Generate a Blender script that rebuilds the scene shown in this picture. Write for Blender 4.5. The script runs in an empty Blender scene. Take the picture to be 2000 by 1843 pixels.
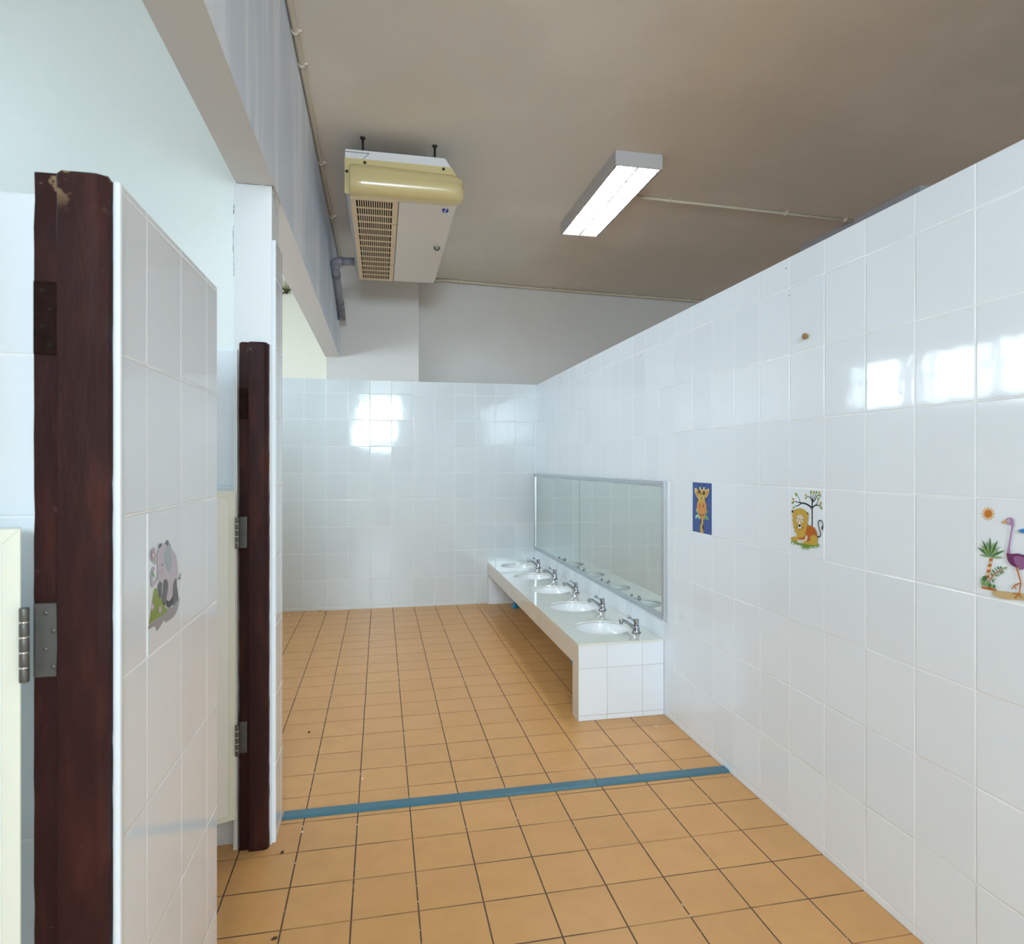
import bpy, bmesh, math, random
from mathutils import Vector, Matrix, Euler
random.seed(11)
sc = bpy.context.scene
COL = sc.collection
PI = math.pi

# ------------------------------------------------------------------ camera
H_EYE = 1.3652
cam_d = bpy.data.cameras.new('camera')
cam = bpy.data.objects.new('camera', cam_d)
COL.objects.link(cam)
cam.location = (0, 0, H_EYE)
cam.rotation_euler = (PI/2, 0, -0.2115)
cam_d.sensor_fit = 'HORIZONTAL'
cam_d.sensor_width = 36.0
cam_d.lens = 36.0*1297.83/2000
cam_d.shift_x = -21.69/2000
cam_d.shift_y = -16.2/2000
cam_d.clip_start = 0.02
cam_d.dof.use_dof = True
cam_d.dof.focus_distance = 4.2
cam_d.dof.aperture_fstop = 9.0
sc.camera = cam

# ------------------------------------------------------------------ colour management
sc.view_settings.view_transform = 'Standard'
sc.view_settings.look = 'None'
sc.view_settings.exposure = 0.28
sc.view_settings.gamma = 1.0
sc.view_settings.use_curve_mapping = False

# ------------------------------------------------------------------ daylight
W_LEFT, W_STALL, W_BACK, TUBE, W_FILL, SKY = 72.0, 12.0, 296.0, 80.0, 16.0, 0.85

world = bpy.data.worlds.new('overcast_sky')
sc.world = world
world.use_nodes = True
bg = world.node_tree.nodes['Background']
bg.inputs['Color'].default_value = (0.80, 0.92, 1.0, 1)
bg.inputs['Strength'].default_value = SKY
sc.cycles.max_bounces = 14
sc.cycles.diffuse_bounces = 9
sc.cycles.glossy_bounces = 6
sc.cycles.use_denoising = True
sc.cycles.sample_clamp_indirect = 6.0
sc.cycles.caustics_reflective = False

LEFT_X = -1.75        # outer wall with the high windows
BACK_Y = -4.00        # wall behind the photographer
CEIL = 3.22
DAY = (0.76, 0.93, 1.06)

def daylight(name, loc, rot, sx, sy, watt, color=DAY):
    l = bpy.data.lights.new(name, 'AREA')
    l.shape = 'RECTANGLE'; l.size = sx; l.size_y = sy
    l.energy = watt; l.color = color
    o = bpy.data.objects.new(name, l); COL.objects.link(o)
    o.location = loc; o.rotation_euler = rot
    return o

# high windows of the wash area and of the stalls (left outer wall), window behind the photographer
daylight('daylight_washroom', (LEFT_X-0.13, 4.40, 2.12), (0, -PI/2, 0), 0.52, 3.6, W_LEFT)
daylight('daylight_stalls', (LEFT_X-0.13, 1.30, 2.45), (0, -PI/2, 0), 0.95, 2.1, W_STALL)
daylight('daylight_entrance', (-0.185, BACK_Y-0.13, 2.42), (PI/2, 0, 0), 1.17, 1.15, W_BACK)
daylight('fill_next_room', (3.4, BACK_Y-0.13, 2.0), (PI/2, 0, 0), 2.8, 1.6, W_FILL)  # added fill light, spills over the tiled wall onto ceiling and beam

# ------------------------------------------------------------------ mesh helpers
class MB:
    """collects shapes (world coordinates) that become ONE mesh object"""
    def __init__(self): self.bm = bmesh.new()
    def face(self, pts, mi=0, smooth=False):
        f = self.bm.faces.new([self.bm.verts.new(p) for p in pts]); f.material_index = mi; f.smooth = smooth
        return f
    def box(self, lo, hi, mi=0, bevel=0, seg=2):
        x0,y0,z0 = lo; x1,y1,z1 = hi
        v = [self.bm.verts.new(p) for p in ((x0,y0,z0),(x1,y0,z0),(x1,y1,z0),(x0,y1,z0),(x0,y0,z1),(x1,y0,z1),(x1,y1,z1),(x0,y1,z1))]
        fs = [self.bm.faces.new([v[i] for i in q]) for q in ((0,3,2,1),(4,5,6,7),(0,1,5,4),(1,2,6,5),(2,3,7,6),(3,0,4,7))]
        for f in fs: f.material_index = mi
        if bevel:
            r = bmesh.ops.bevel(self.bm, geom=list({e for f in fs for e in f.edges}), offset=bevel, segments=seg, profile=0.5, affect='EDGES')
            for f in r['faces']: f.material_index = mi
        return self
    def prism(self, prof, axis, a, b, mi=0, smooth=False):
        """polygon prof of 2-D points swept along an axis from a to b"""
        def P(p, t):
            return {'x': (t,p[0],p[1]), 'y': (p[0],t,p[1]), 'z': (p[0],p[1],t)}[axis]
        A = [self.bm.verts.new(P(p,a)) for p in prof]; B = [self.bm.verts.new(P(p,b)) for p in prof]
        n = len(prof)
        for i in range(n):
            f = self.bm.faces.new((A[i],A[(i+1)%n],B[(i+1)%n],B[i])); f.material_index = mi; f.smooth = smooth
        for q in (A[::-1], B):
            f = self.bm.faces.new(q); f.material_index = mi
        return self
    def loft(self, rings, mi=0, smooth=True, cap=True, closed=True):
        R = [[self.bm.verts.new(p) for p in r] for r in rings]
        n = len(R[0])
        for a,b in zip(R, R[1:]):
            for i in range(n if closed else n-1):
                f = self.bm.faces.new((a[i],a[(i+1)%n],b[(i+1)%n],b[i])); f.material_index = mi; f.smooth = smooth
        if cap and closed:
            for q in (R[0][::-1], R[-1]):
                f = self.bm.faces.new(q); f.material_index = mi
        return self
    def lathe(self, c, prof, n=32, mi=0, cap=True, axis='z'):
        """prof: (radius, height) pairs turned about an axis through c"""
        rings = []
        for r,h in prof:
            ring = []
            for i in range(n):
                t = 2*PI*i/n; u,v = r*math.cos(t), r*math.sin(t)
                ring.append({'z': (c[0]+u,c[1]+v,c[2]+h), 'x': (c[0]+h,c[1]+u,c[2]+v), 'y': (c[0]+v,c[1]+h,c[2]+u)}[axis])
            rings.append(ring)
        return self.loft(rings, mi, True, cap)
    def tube(self, pts, r, n=14, mi=0, cap=True):
        pts = [Vector(p) for p in pts]
        rr = r if isinstance(r,(list,tuple)) else [r]*len(pts)
        rings = []; up = None
        for i,p in enumerate(pts):
            t = (pts[min(i+1,len(pts)-1)]-pts[max(i-1,0)]).normalized()
            if up is None: up = Vector((0,0,1)) if abs(t.z) < .9 else Vector((1,0,0))
            s = t.cross(up).normalized(); up = s.cross(t).normalized()
            rings.append([p+s*rr[i]*math.cos(2*PI*k/n)+up*rr[i]*math.sin(2*PI*k/n) for k in range(n)])
        return self.loft(rings, mi, True, cap)
    def disc(self, c, r, axis='z', n=20, mi=0):
        q = []
        for i in range(n):
            t = 2*PI*i/n; u,v = r*math.cos(t), r*math.sin(t)
            q.append({'z': (c[0]+u,c[1]+v,c[2]), 'x': (c[0],c[1]+u,c[2]+v), 'y': (c[0]+u,c[1],c[2]+v)}[axis])
        self.face(q, mi); return self
    def build(self, name, mats, parent=None, local=False):
        bmesh.ops.recalc_face_normals(self.bm, faces=self.bm.faces)
        me = bpy.data.meshes.new(name)
        if parent is not None and not local:
            self.bm.transform(world_of(parent).inverted())
        self.bm.to_mesh(me); self.bm.free()
        for m in (mats if isinstance(mats,(list,tuple)) else [mats]): me.materials.append(m)
        o = bpy.data.objects.new(name, me); COL.objects.link(o)
        if parent is not None: o.parent = parent
        return o

def world_of(o):
    m = Matrix.LocRotScale(o.location, o.rotation_euler, o.scale)
    return world_of(o.parent) @ m if o.parent else m

def arc(pts, n=6):
    """smooth open curve through points (Catmull-Rom)"""
    P = [Vector(p) for p in pts]; out = []
    for i in range(len(P)-1):
        a,b,c,d = P[max(i-1,0)],P[i],P[i+1],P[min(i+2,len(P)-1)]
        for k in range(n):
            t = k/n
            out.append(.5*((2*b)+(c-a)*t+(2*a-5*b+4*c-d)*t*t+(3*b-a-3*c+d)*t**3))
    return out+[P[-1]]

def tag(o, label, cat, group=None, kind=None):
    o['label'] = label; o['category'] = cat
    if group: o['group'] = group
    if kind: o['kind'] = kind
    return o
def thing(name, loc, label, cat, group=None, rotz=0, kind=None):
    o = bpy.data.objects.new(name, None); COL.objects.link(o)
    o.empty_display_size = .1
    o.location = loc; o.rotation_euler = (0,0,rotz)
    return tag(o, label, cat, group, kind)
def struct(name, mb, mats, label, cat, parent=None):
    return tag(mb.build(name, mats, parent), label, cat, None, 'structure')
def dup(root, loc, label):
    r = root.copy(); COL.objects.link(r); r.location = loc; r['label'] = label
    for ch in list(root.children):
        c = ch.copy(); COL.objects.link(c); c.parent = r
        for g in list(ch.children):
            d = g.copy(); COL.objects.link(d); d.parent = c
    return r

# ------------------------------------------------------------------ materials
class NT:
    def __init__(self, name):
        self.m = bpy.data.materials.new(name); self.m.use_nodes = True
        self.t = self.m.node_tree; self.b = self.t.nodes['Principled BSDF']
    def n(self, typ, **kw):
        nd = self.t.nodes.new(typ)
        for k,v in kw.items():
            if k == 'inp':
                for i,x in v.items(): self.put(nd.inputs[i], x)
            else: setattr(nd, k, v)
        return nd
    def put(self, sock, x):
        if hasattr(x, 'is_linked') or hasattr(x, 'links'): self.t.links.new(x, sock)
        else: sock.default_value = x
    def math(self, op, a, b=0.0, c=None, clamp=False):
        nd = self.n('ShaderNodeMath', operation=op, use_clamp=clamp)
        self.put(nd.inputs[0], a); self.put(nd.inputs[1], b)
        if c is not None: self.put(nd.inputs[2], c)
        return nd.outputs[0]
    def smooth(self, x, lo, hi):
        nd = self.n('ShaderNodeMapRange', interpolation_type='SMOOTHSTEP')
        self.put(nd.inputs[0], x); nd.inputs[1].default_value = lo; nd.inputs[2].default_value = hi
        return nd.outputs[0]
    def mix(self, f, a, b):
        nd = self.n('ShaderNodeMix', data_type='RGBA')
        self.put(nd.inputs[0], f); self.put(nd.inputs[6], a); self.put(nd.inputs[7], b)
        return nd.outputs[2]
    def mixf(self, f, a, b):
        nd = self.n('ShaderNodeMix', data_type='FLOAT')
        self.put(nd.inputs[0], f); self.put(nd.inputs[2], a); self.put(nd.inputs[3], b)
        return nd.outputs[0]
    def pos(self):
        g = self.n('ShaderNodeTexCoord'); return g.outputs['Object']
    def noise(self, scale, detail=3, vec=None, rough=.5, stretch=None):
        nd = self.n('ShaderNodeTexNoise'); nd.inputs['Scale'].default_value = scale
        nd.inputs['Detail'].default_value = detail; nd.inputs['Roughness'].default_value = rough
        v = vec if vec is not None else self.pos()
        if stretch:
            mp = self.n('ShaderNodeMapping'); self.put(mp.inputs[0], v); mp.inputs['Scale'].default_value = stretch; v = mp.outputs[0]
        self.put(nd.inputs['Vector'], v)
        return nd.outputs[0]
    def bump(self, h, dist=1.0, strength=1.0):
        nd = self.n('ShaderNodeBump'); nd.inputs['Strength'].default_value = strength; nd.inputs['Distance'].default_value = dist
        self.put(nd.inputs['Height'], h); self.put(self.b.inputs['Normal'], nd.outputs[0])
    def set(self, color=None, rough=None, metal=None, **kw):
        if color is not None: self.put(self.b.inputs['Base Color'], color if not isinstance(color, tuple) else (*color[:3],1))
        if rough is not None: self.put(self.b.inputs['Roughness'], rough)
        if metal is not None: self.put(self.b.inputs['Metallic'], metal)
        for k,v in kw.items(): self.put(self.b.inputs[k.replace('_',' ')], v)
        return self.m

def c4(c): return (c[0],c[1],c[2],1)

def tile_material(name, col, grout, w, h, o, gw, rough, kind='wall', vary=.02):
    """glazed tiles laid in a grid of w x h metres; o = where the joints fall on x, y and z"""
    t = NT(name)
    geo = t.n('ShaderNodeNewGeometry')
    tc = t.pos()
    sp = t.n('ShaderNodeSeparateXYZ'); t.put(sp.inputs[0], tc)
    sn = t.n('ShaderNodeSeparateXYZ'); t.put(sn.inputs[0], geo.outputs['True Normal'])
    fx = t.math('GREATER_THAN', t.math('ABSOLUTE', sn.outputs[0]), .5)
    fz = t.math('GREATER_THAN', t.math('ABSOLUTE', sn.outputs[2]), .5)
    X = t.math('SUBTRACT', sp.outputs[0], o[0]); Y = t.math('SUBTRACT', sp.outputs[1], o[1]); Z = t.math('SUBTRACT', sp.outputs[2], o[2])
    a = t.math('DIVIDE', t.mixf(fx, X, Y), w)
    b = t.math('DIVIDE', t.mixf(fz, Z, Y), h)
    fa = t.math('FRACT', a); fb = t.math('FRACT', b)
    da = t.math('MULTIPLY', t.math('MINIMUM', fa, t.math('SUBTRACT', 1.0, fa)), w)
    db = t.math('MULTIPLY', t.math('MINIMUM', fb, t.math('SUBTRACT', 1.0, fb)), h)
    d = t.math('MINIMUM', da, db)
    cell = t.n('ShaderNodeCombineXYZ'); t.put(cell.inputs[0], t.math('FLOOR', a)); t.put(cell.inputs[1], t.math('FLOOR', b)); t.put(cell.inputs[2], fx)
    wn = t.n('ShaderNodeTexWhiteNoise', noise_dimensions='3D'); t.put(wn.inputs['Vector'], cell.outputs[0])
    rnd = t.n('ShaderNodeSeparateColor'); t.put(rnd.inputs[0], wn.outputs['Color'])
    r1,r2,r3 = rnd.outputs
    on = t.smooth(d, gw*.35, gw*.65)
    lo = tuple(x*(1-vary) for x in col); hi = tuple(min(1,x*(1+vary)) for x in col)
    base = t.mix(r1, c4(lo), c4(hi))
    if kind == 'floor':
        n1 = t.noise(9, 5, tc, .65); n2 = t.noise(60, 3, tc); n3 = t.noise(2.2, 3, tc)
        base = t.mix(t.math('MULTIPLY', t.smooth(n1, .35, .75), .45), base, (col[0]*.84,col[1]*.80,col[2]*.76,1))
        base = t.mix(t.math('MULTIPLY', t.smooth(n3, .45, .75), .35), base, (col[0]*1.08,col[1]*1.12,col[2]*1.2,1))
        speck = t.smooth(t.noise(38, 4, tc, .7), .60, .66)
        along = t.math('LESS_THAN', da, db)
        g2 = t.mix(t.math('MULTIPLY', speck, along), c4(grout), (.62,.58,.52,1))
        light = t.math('MULTIPLY', t.math('SUBTRACT', 1.0, along), t.smooth(t.noise(3.3, 3, tc), .40, .62))
        g2 = t.mix(t.math('MULTIPLY', light, .75), g2, (col[0]*.78,col[1]*.72,col[2]*.66,1))
        groutc = g2
        rr = t.mixf(n2, rough-.06, rough+.10)
    else:
        groutc = t.mix(t.smooth(t.noise(7, 3, tc), .45, .75), c4(grout), c4(tuple(x*.86 for x in grout)))
        rr = rough
    t.put(t.b.inputs['Base Color'], t.mix(on, groutc, base))
    t.put(t.b.inputs['Roughness'], t.mixf(on, .75, rr))
    edge = t.math('MULTIPLY', t.smooth(d, gw*.3, gw*.3+.0035), .0007)
    wave = t.math('MULTIPLY', t.noise(14 if kind == 'wall' else 30, 2, tc), .00035 if kind == 'wall' else .0006)
    tilt = t.math('ADD', t.math('MULTIPLY', t.math('MULTIPLY', fa, w), t.math('MULTIPLY', t.math('SUBTRACT', r2, .5), .010)),
                         t.math('MULTIPLY', t.math('MULTIPLY', fb, h), t.math('MULTIPLY', t.math('SUBTRACT', r3, .5), .010)))
    hh = t.math('ADD', edge, wave)
    hh = t.math('ADD', hh, t.math('MULTIPLY', tilt, on))
    t.bump(hh)
    t.b.inputs['Specular IOR Level'].default_value = .55 if kind == 'wall' else .4
    return t.m

def plaster(name, col, col2, rough=.55, scale=1.6, streak=None, stain=None, blotch=.6, bump=.0007):
    t = NT(name); p = t.pos()
    n1 = t.noise(scale, 5, p, .6)
    c = t.mix(t.math('MULTIPLY', t.smooth(n1, .42, .66), blotch), c4(col), c4(col2))
    n2 = t.noise(11, 4, p, .6)
    c = t.mix(t.math('MULTIPLY', t.smooth(n2, .5, .8), .25), c, c4(tuple(min(1,x*1.10) for x in col)))
    if streak:
        s = t.noise(1.0, 4, p, .55, stretch=(4, 5, .7))
        c = t.mix(t.math('MULTIPLY', t.smooth(s, .46, .62), .75), c, c4(streak))
    t.set(c, rough)
    h = t.math('ADD', t.math('MULTIPLY', t.noise(26, 4, p), bump), t.math('MULTIPLY', t.noise(3, 2, p), bump*2))
    t.bump(h)
    return t.m

def plain(name, col, rough=.5, metal=0.0, var=.06, scale=9, coat=0.0, bump=0):
    t = NT(name)
    n = t.noise(scale, 3)
    c = t.mix(n, c4(tuple(x*(1-var) for x in col)), c4(tuple(min(1,x*(1+var)) for x in col)))
    t.set(c, rough, metal)
    if coat: t.set(Coat_Weight=coat)
    if bump: t.bump(t.math('MULTIPLY', t.noise(40, 3), bump))
    return t.m

WHITE = (.805,.86,.915)
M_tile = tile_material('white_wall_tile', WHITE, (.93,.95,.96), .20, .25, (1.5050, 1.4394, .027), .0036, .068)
M_tile_far = tile_material('white_wall_tile_shaded', (.64,.70,.725), (.84,.88,.89), .20, .25, (1.5050, 1.4394, .027), .0036, .068)  # same white tile darkened, the end wall's dimmer light put into its colour
M_tile_stall = tile_material('white_stall_tile', (.815,.875,.935), (.93,.95,.96), .20, .25, (-.505, 1.243, .033), .0036, .07)
M_tile_counter = tile_material('white_counter_tile', WHITE, (.62,.62,.60), .20, .25, (1.1185, 2.651, .027), .003, .08)
M_beige_tile = tile_material('beige_counter_tile', (.60,.545,.46), (.50,.47,.42), .20, .25, (1.1185, 2.651, .027), .003, .10)
M_floor = tile_material('terracotta_floor_tile', (.60,.315,.110), (.085,.048,.030), .20, .20, (1.5144, 2.651, 0), .0046, .34, 'floor', .035)
M_ceiling = plaster('taupe_ceiling_paint', (.70,.665,.595), (.79,.75,.68), .6, .9, blotch=.8)
M_beam_side = plaster('brushed_grey_paint', (.64,.71,.82), (.71,.78,.87), .5, 1.2, streak=(.84,.89,.95))
M_beam = plaster('grey_soffit_paint', (.66,.64,.61), (.70,.68,.65), .6, 1.5)
M_paint = plaster('pale_wall_paint', (.80,.84,.82), (.76,.82,.79), .5, 1.1)
M_column = plaster('white_column_paint', (.72,.75,.76), (.70,.73,.74), .5, 1.1)
M_cream = plaster('cream_wall_paint', (.80,.79,.68), (.76,.75,.66), .5, 1.3)
M_greywall = plaster('grey_upper_paint', (.625,.615,.585), (.665,.655,.625), .55, .9)
M_stall_trim = plain('white_corner_trim', (.72,.76,.79), .28)
M_caulk = plain('dirty_joint', (.10,.08,.07), .8)

# ------------------------------------------------------------------ the setting
FAR = 6.43
XW = 1.5103
m = MB(); m.box((LEFT_X-.2, BACK_Y-.2, -.12), (5.3, 7.4, 0))
struct('floor', m, M_floor, 'terracotta square tile floor with dark joints', 'floor')
m = MB(); m.box((LEFT_X-.2, BACK_Y-.2, CEIL), (5.3, 7.4, CEIL+.12))
struct('ceiling', m, M_ceiling, 'flat taupe painted concrete ceiling', 'ceiling')
m = MB(); m.box((XW, BACK_Y, 0), (XW+.10, FAR, 2.145), bevel=.002)
wall_right = struct('wall_right', m, M_tile, 'long white tiled wall that stops below the ceiling', 'wall')

m = MB()
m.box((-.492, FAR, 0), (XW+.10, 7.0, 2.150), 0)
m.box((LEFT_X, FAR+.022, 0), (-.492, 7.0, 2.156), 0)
m.box((LEFT_X, FAR+.030, 2.156), (-.492, 7.0, CEIL), 2)
m.box((-.492, FAR+.006, 2.150), (.3595, 7.0, CEIL), 1)
q = lambda x: 6.705+(x-.36)*.088
m.prism([(.3595,q(.36)),(5.2,q(5.2)),(5.2,7.35),(.3595,7.35)], 'z', 2.150, CEIL, 1)
m.box((XW+.10, 6.9, 0), (5.2, 7.35, 2.150), 1)
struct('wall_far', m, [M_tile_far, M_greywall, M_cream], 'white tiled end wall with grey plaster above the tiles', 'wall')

def holed_wall(mb, axis, at0, at1, a0, a1, z0, z1, holes, mi=0):
    """a wall along an axis, built in blocks around its window openings"""
    A = sorted({a0,a1,*[h[0] for h in holes],*[h[1] for h in holes]})
    Z = sorted({z0,z1,*[h[2] for h in holes],*[h[3] for h in holes]})
    for i in range(len(A)-1):
        for k in range(len(Z)-1):
            ca,cz = (A[i]+A[i+1])/2,(Z[k]+Z[k+1])/2
            if any(h[0]<ca<h[1] and h[2]<cz<h[3] for h in holes): continue
            if axis == 'y': mb.box((at0,A[i],Z[k]),(at1,A[i+1],Z[k+1]),mi)
            else: mb.box((A[i],at0,Z[k]),(A[i+1],at1,Z[k+1]),mi)
W_WASH = (2.72, 6.0, 1.88, 2.36); W_STALLS = (.30, 2.35, 1.98, 2.90); W_ENTRY = (-.77, .40, 1.85, 2.99); W_FILL_OPENING = (2.0, 4.8, 1.2, 2.8)
m = MB(); holed_wall(m, 'y', LEFT_X-.10, LEFT_X, BACK_Y-.1, 7.0, 0, CEIL, [W_WASH, W_STALLS])
struct('wall_left', m, M_paint, 'outer wall with high windows', 'wall')
m = MB(); holed_wall(m, 'x', BACK_Y-.10, BACK_Y, LEFT_X, 5.2, 0, CEIL, [W_ENTRY, W_FILL_OPENING])
struct('wall_back', m, M_paint, 'wall with a window behind the photographer', 'wall')
m = MB(); m.box((5.2, BACK_Y-.1, 0), (5.3, 7.35, CEIL))
struct('wall_right_outer', m, M_greywall, 'grey outer wall of the neighbouring room', 'wall')

M_sash = plain('white_window_frame', (.8,.82,.83), .35)
def window(name, rect, axis, at, bars, sills, label):
    a0,a1,z0,z1 = rect; mb = MB(); f = .028
    def bar(p0,p1,q0,q1):
        if axis == 'y': mb.box((at-.035,p0,q0),(at-.005,p1,q1))
        else: mb.box((p0,at-.035,q0),(p1,at-.005,q1))
    bar(a0,a0+f,z0,z1); bar(a1-f,a1,z0,z1); bar(a0+f,a1-f,z0,z0+f); bar(a0+f,a1-f,z1-f,z1)
    for b0,b1 in bars: bar(b0,b1,z0+f,z1-f)
    for s in sills: bar(a0+f,a1-f,s-.008,s+.008)
    struct(name, mb, M_sash, label, 'window')
window('window_1', W_WASH, 'y', LEFT_X, [(5.76,5.85),(5.17,5.30),(5.03,5.08),(4.54,4.56),(4.38,4.45),(3.80,3.94),(3.62,3.68),(3.10,3.24)], [2.16], 'row of high panes beside the wash basins')
window('window_2', W_STALLS, 'y', LEFT_X, [(.95,1.02),(1.62,1.69)], [2.45], 'high window above the stalls')
window('window_fill', W_FILL_OPENING, 'x', BACK_Y, [(2.92,2.96),(3.86,3.90)], [2.3], 'added unseen window for the fill light from the neighbouring room')  # opening added only to let the fill light in
window('window_3', W_ENTRY, 'x', BACK_Y, [(-.205,-.165)], [2.41], 'window behind the photographer')

# low corridor wall between the stalls, the walls behind it, column and beam
m = MB()
m.box((-.5055, 1.128, 0), (-.390, 1.743, 1.795), 0, .0015)
m.box((-.400, 1.122, 0), (-.3885, 1.140, 1.797), 1, .004)
struct('wall_left_front', m, [M_tile_stall, M_stall_trim], 'short white tiled stall wall behind the big brown post', 'wall')
m = MB(); m.box((LEFT_X, -.35, 0), (-.42, -.25, CEIL))  # added out of view to block window light on the stall side
struct('wall_light_block', m, M_paint, 'added unseen wall that keeps window light off the stall divider', 'wall')
m = MB(); m.box((LEFT_X, 1.166, 0), (-.506, 1.27, 1.783), 0, .0015)
struct('wall_divider_front', m, M_tile_stall, 'low white tiled divider left of the big brown post', 'wall')
m = MB()
m.box((LEFT_X, 2.562, 0), (-.508, 2.66, CEIL), 1)
m.box((LEFT_X, 2.553, 0), (-.508, 2.562, 1.771), 0)
struct('wall_divider_rear', m, [M_tile_stall, M_paint], 'tall pale painted wall with tiles below, behind the cream door', 'wall')
m = MB()
m.box((-.508, 2.520, 0), (-.381, 2.690, 2.362), 0)
m.box((-.402, 2.528, 0), (-.3685, 2.694, 2.171), 1, .003)
m.box((-.5085, 2.506, 0), (-.4935, 2.530, 1.77), 2, .003)
column = struct('column', m, [M_column, M_tile_stall, M_stall_trim], 'white painted column under the grey beam', 'column')
def crack(name, pts, w, parent):
    mb = MB(); P = []
    for i in range(len(pts)-1):
        a,b = Vector(pts[i]),Vector(pts[i+1])
        for k in range(6): P.append(a.lerp(b,k/6)+Vector((random.uniform(-1,1),0,random.uniform(-1,1)))*w*1.3)
    P.append(Vector(pts[-1]))
    mb.tube(P, [w*random.uniform(.25,1) for _ in P], 6)
    return mb.build(name, M_caulk, parent)
crack('crack', [(-.5085,2.5195,2.285),(-.5085,2.5195,2.25)], .0012, column)
crack('crack', [(-.5085,2.5195,2.21),(-.511,2.5195,2.14),(-.5085,2.5195,2.08),(-.5085,2.5195,2.03)], .0011, column)
crack('crack', [(-.5,2.5192,2.361),(-.44,2.5192,2.360),(-.381,2.5192,2.361)], .0008, column)
crack('crack', [(-.3805,2.5195,2.361),(-.3803,2.56,2.355),(-.3803,2.60,2.335),(-.3803,2.635,2.300)], .0013, column)
m = MB()
m.box((-.502, BACK_Y, 2.362), (-.372, FAR+.006, CEIL), 0)
for f in m.bm.faces:
    if f.normal.x > .5 or abs(f.calc_center_median().x+.372) < .001: f.material_index = 1
struct('beam', m, [M_beam, M_beam_side], 'deep grey concrete beam above the stall wall', 'beam')

M_nail = plain('nail_hole', (.02,.018,.016), .9)
for y,z,r in ((2.265,2.109,0.0032),(2.245,2.001,0.0024),(3.242,1.903,0.0028),(3.248,1.888,0.002),(5.444,2.125,0.004),(3.704,2.007,0.0035)):
    m = MB(); m.lathe((XW-.0006,y,z), [(0,0),(r*.8,0),(r,.0012)], 12, 0, False, 'x'); m.build('nail_hole', M_nail, wall_right)

# ------------------------------------------------------------------ brown door posts and cream doors
def brown():
    t = NT('dark_brown_gloss_paint'); p = t.pos()
    sp = t.n('ShaderNodeSeparateXYZ'); t.put(sp.inputs[0], p)
    a = t.noise(7, 5, p, .6, stretch=(3,3,.6)); b = t.noise(60, 3, p)
    c = t.mix(t.smooth(a, .48, .70), (.030,.0105,.0095,1), (.056,.017,.012,1))
    c = t.mix(t.math('MULTIPLY', t.smooth(b, .70, .78), .22), c, (.20,.12,.10,1))
    chip = t.math('MULTIPLY', t.smooth(sp.outputs[2], 1.735, 1.79), t.smooth(t.noise(24, 4, p, .6), .57, .62))
    c = t.mix(t.math('MULTIPLY', chip, .8), c, (.30,.20,.11,1))
    t.set(c, .46); t.b.inputs['Specular IOR Level'].default_value = .13
    t.bump(t.math('ADD', t.math('MULTIPLY', t.noise(24, 4, p, .6, stretch=(2,2,.4)), .0012), t.math('MULTIPLY', b, .0006)))
    return t.m
M_brown = brown()
M_mortise = plain('bare_dark_mortise', (.020,.010,.008), .85, var=.6, scale=60); M_mortise.node_tree.nodes['Principled BSDF'].inputs['Specular IOR Level'].default_value = .05
M_hole = plain('screw_hole', (.008,.006,.005), .9)
M_door = plain('cream_door_laminate', (.89,.915,.87), .42, var=.02, scale=3)
M_trim = plain('cream_door_edging', (.82,.845,.74), .4, var=.03)
M_steel = plain('worn_hinge_steel', (.145,.14,.13), .42, .6, var=.15, scale=40)
M_steel_bright = plain('bright_hinge_ring', (.75,.75,.72), .25, .9)

def door_post(x0, x1, y0, base_y, top, label):
    t = thing('door_post', ((x0+x1)/2, base_y, 0), label, 'post')
    w = x1-x0; rx = x0+w*.335
    prof = [(x0,y0+.014),(rx-.001,y0+.014),(rx,y0+.012),(rx,y0+.002),(rx+.002,y0),(x1-.014,y0),(x1-.002,y0+.007),(x1,y0+.012),(x1,base_y),(x0,base_y)]
    mb = MB(); n = 46; rings = []
    for i in range(n+1):
        z = top*i/n; rings.append([(x+random.uniform(-1,1)*.0009, y+random.uniform(-1,1)*.0005, z+(random.uniform(-.004,.004) if i == n else 0)) for x,y in prof])
    rings.append([((x0+x1)/2+(x-(x0+x1)/2)*.86, y+(.006 if y < base_y-.01 else -.002), top+.006) for x,y in prof])
    mb.loft(rings, smooth=False)
    mb.build('post', M_brown, t)
    mb = MB(); mz0,mz1 = top-.268,top-.160
    mb.box((x0+.0005, y0+.0105, mz0), (rx-.003, y0+.016, mz1), 0)
    for k,(fx,fz) in enumerate(((.35,.88),(.62,.62),(.35,.38),(.62,.12))):
        mb.disc((x0+(rx-x0)*fx, y0+.0103, mz0+(mz1-mz0)*fz), .003, 'y', 12, 1)
    mb.build('hinge_mortise', [M_mortise, M_hole], t)
    return t
door_post(-.505, -.4005, 1.108, 1.165, 1.797, 'wide brown wooden door post with chipped top, tallest and closest to the elephant tile')
door_post(-.4875, -.3885, 2.488, 2.522, 1.790, 'narrow brown wooden door post in front of the white column')

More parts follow.
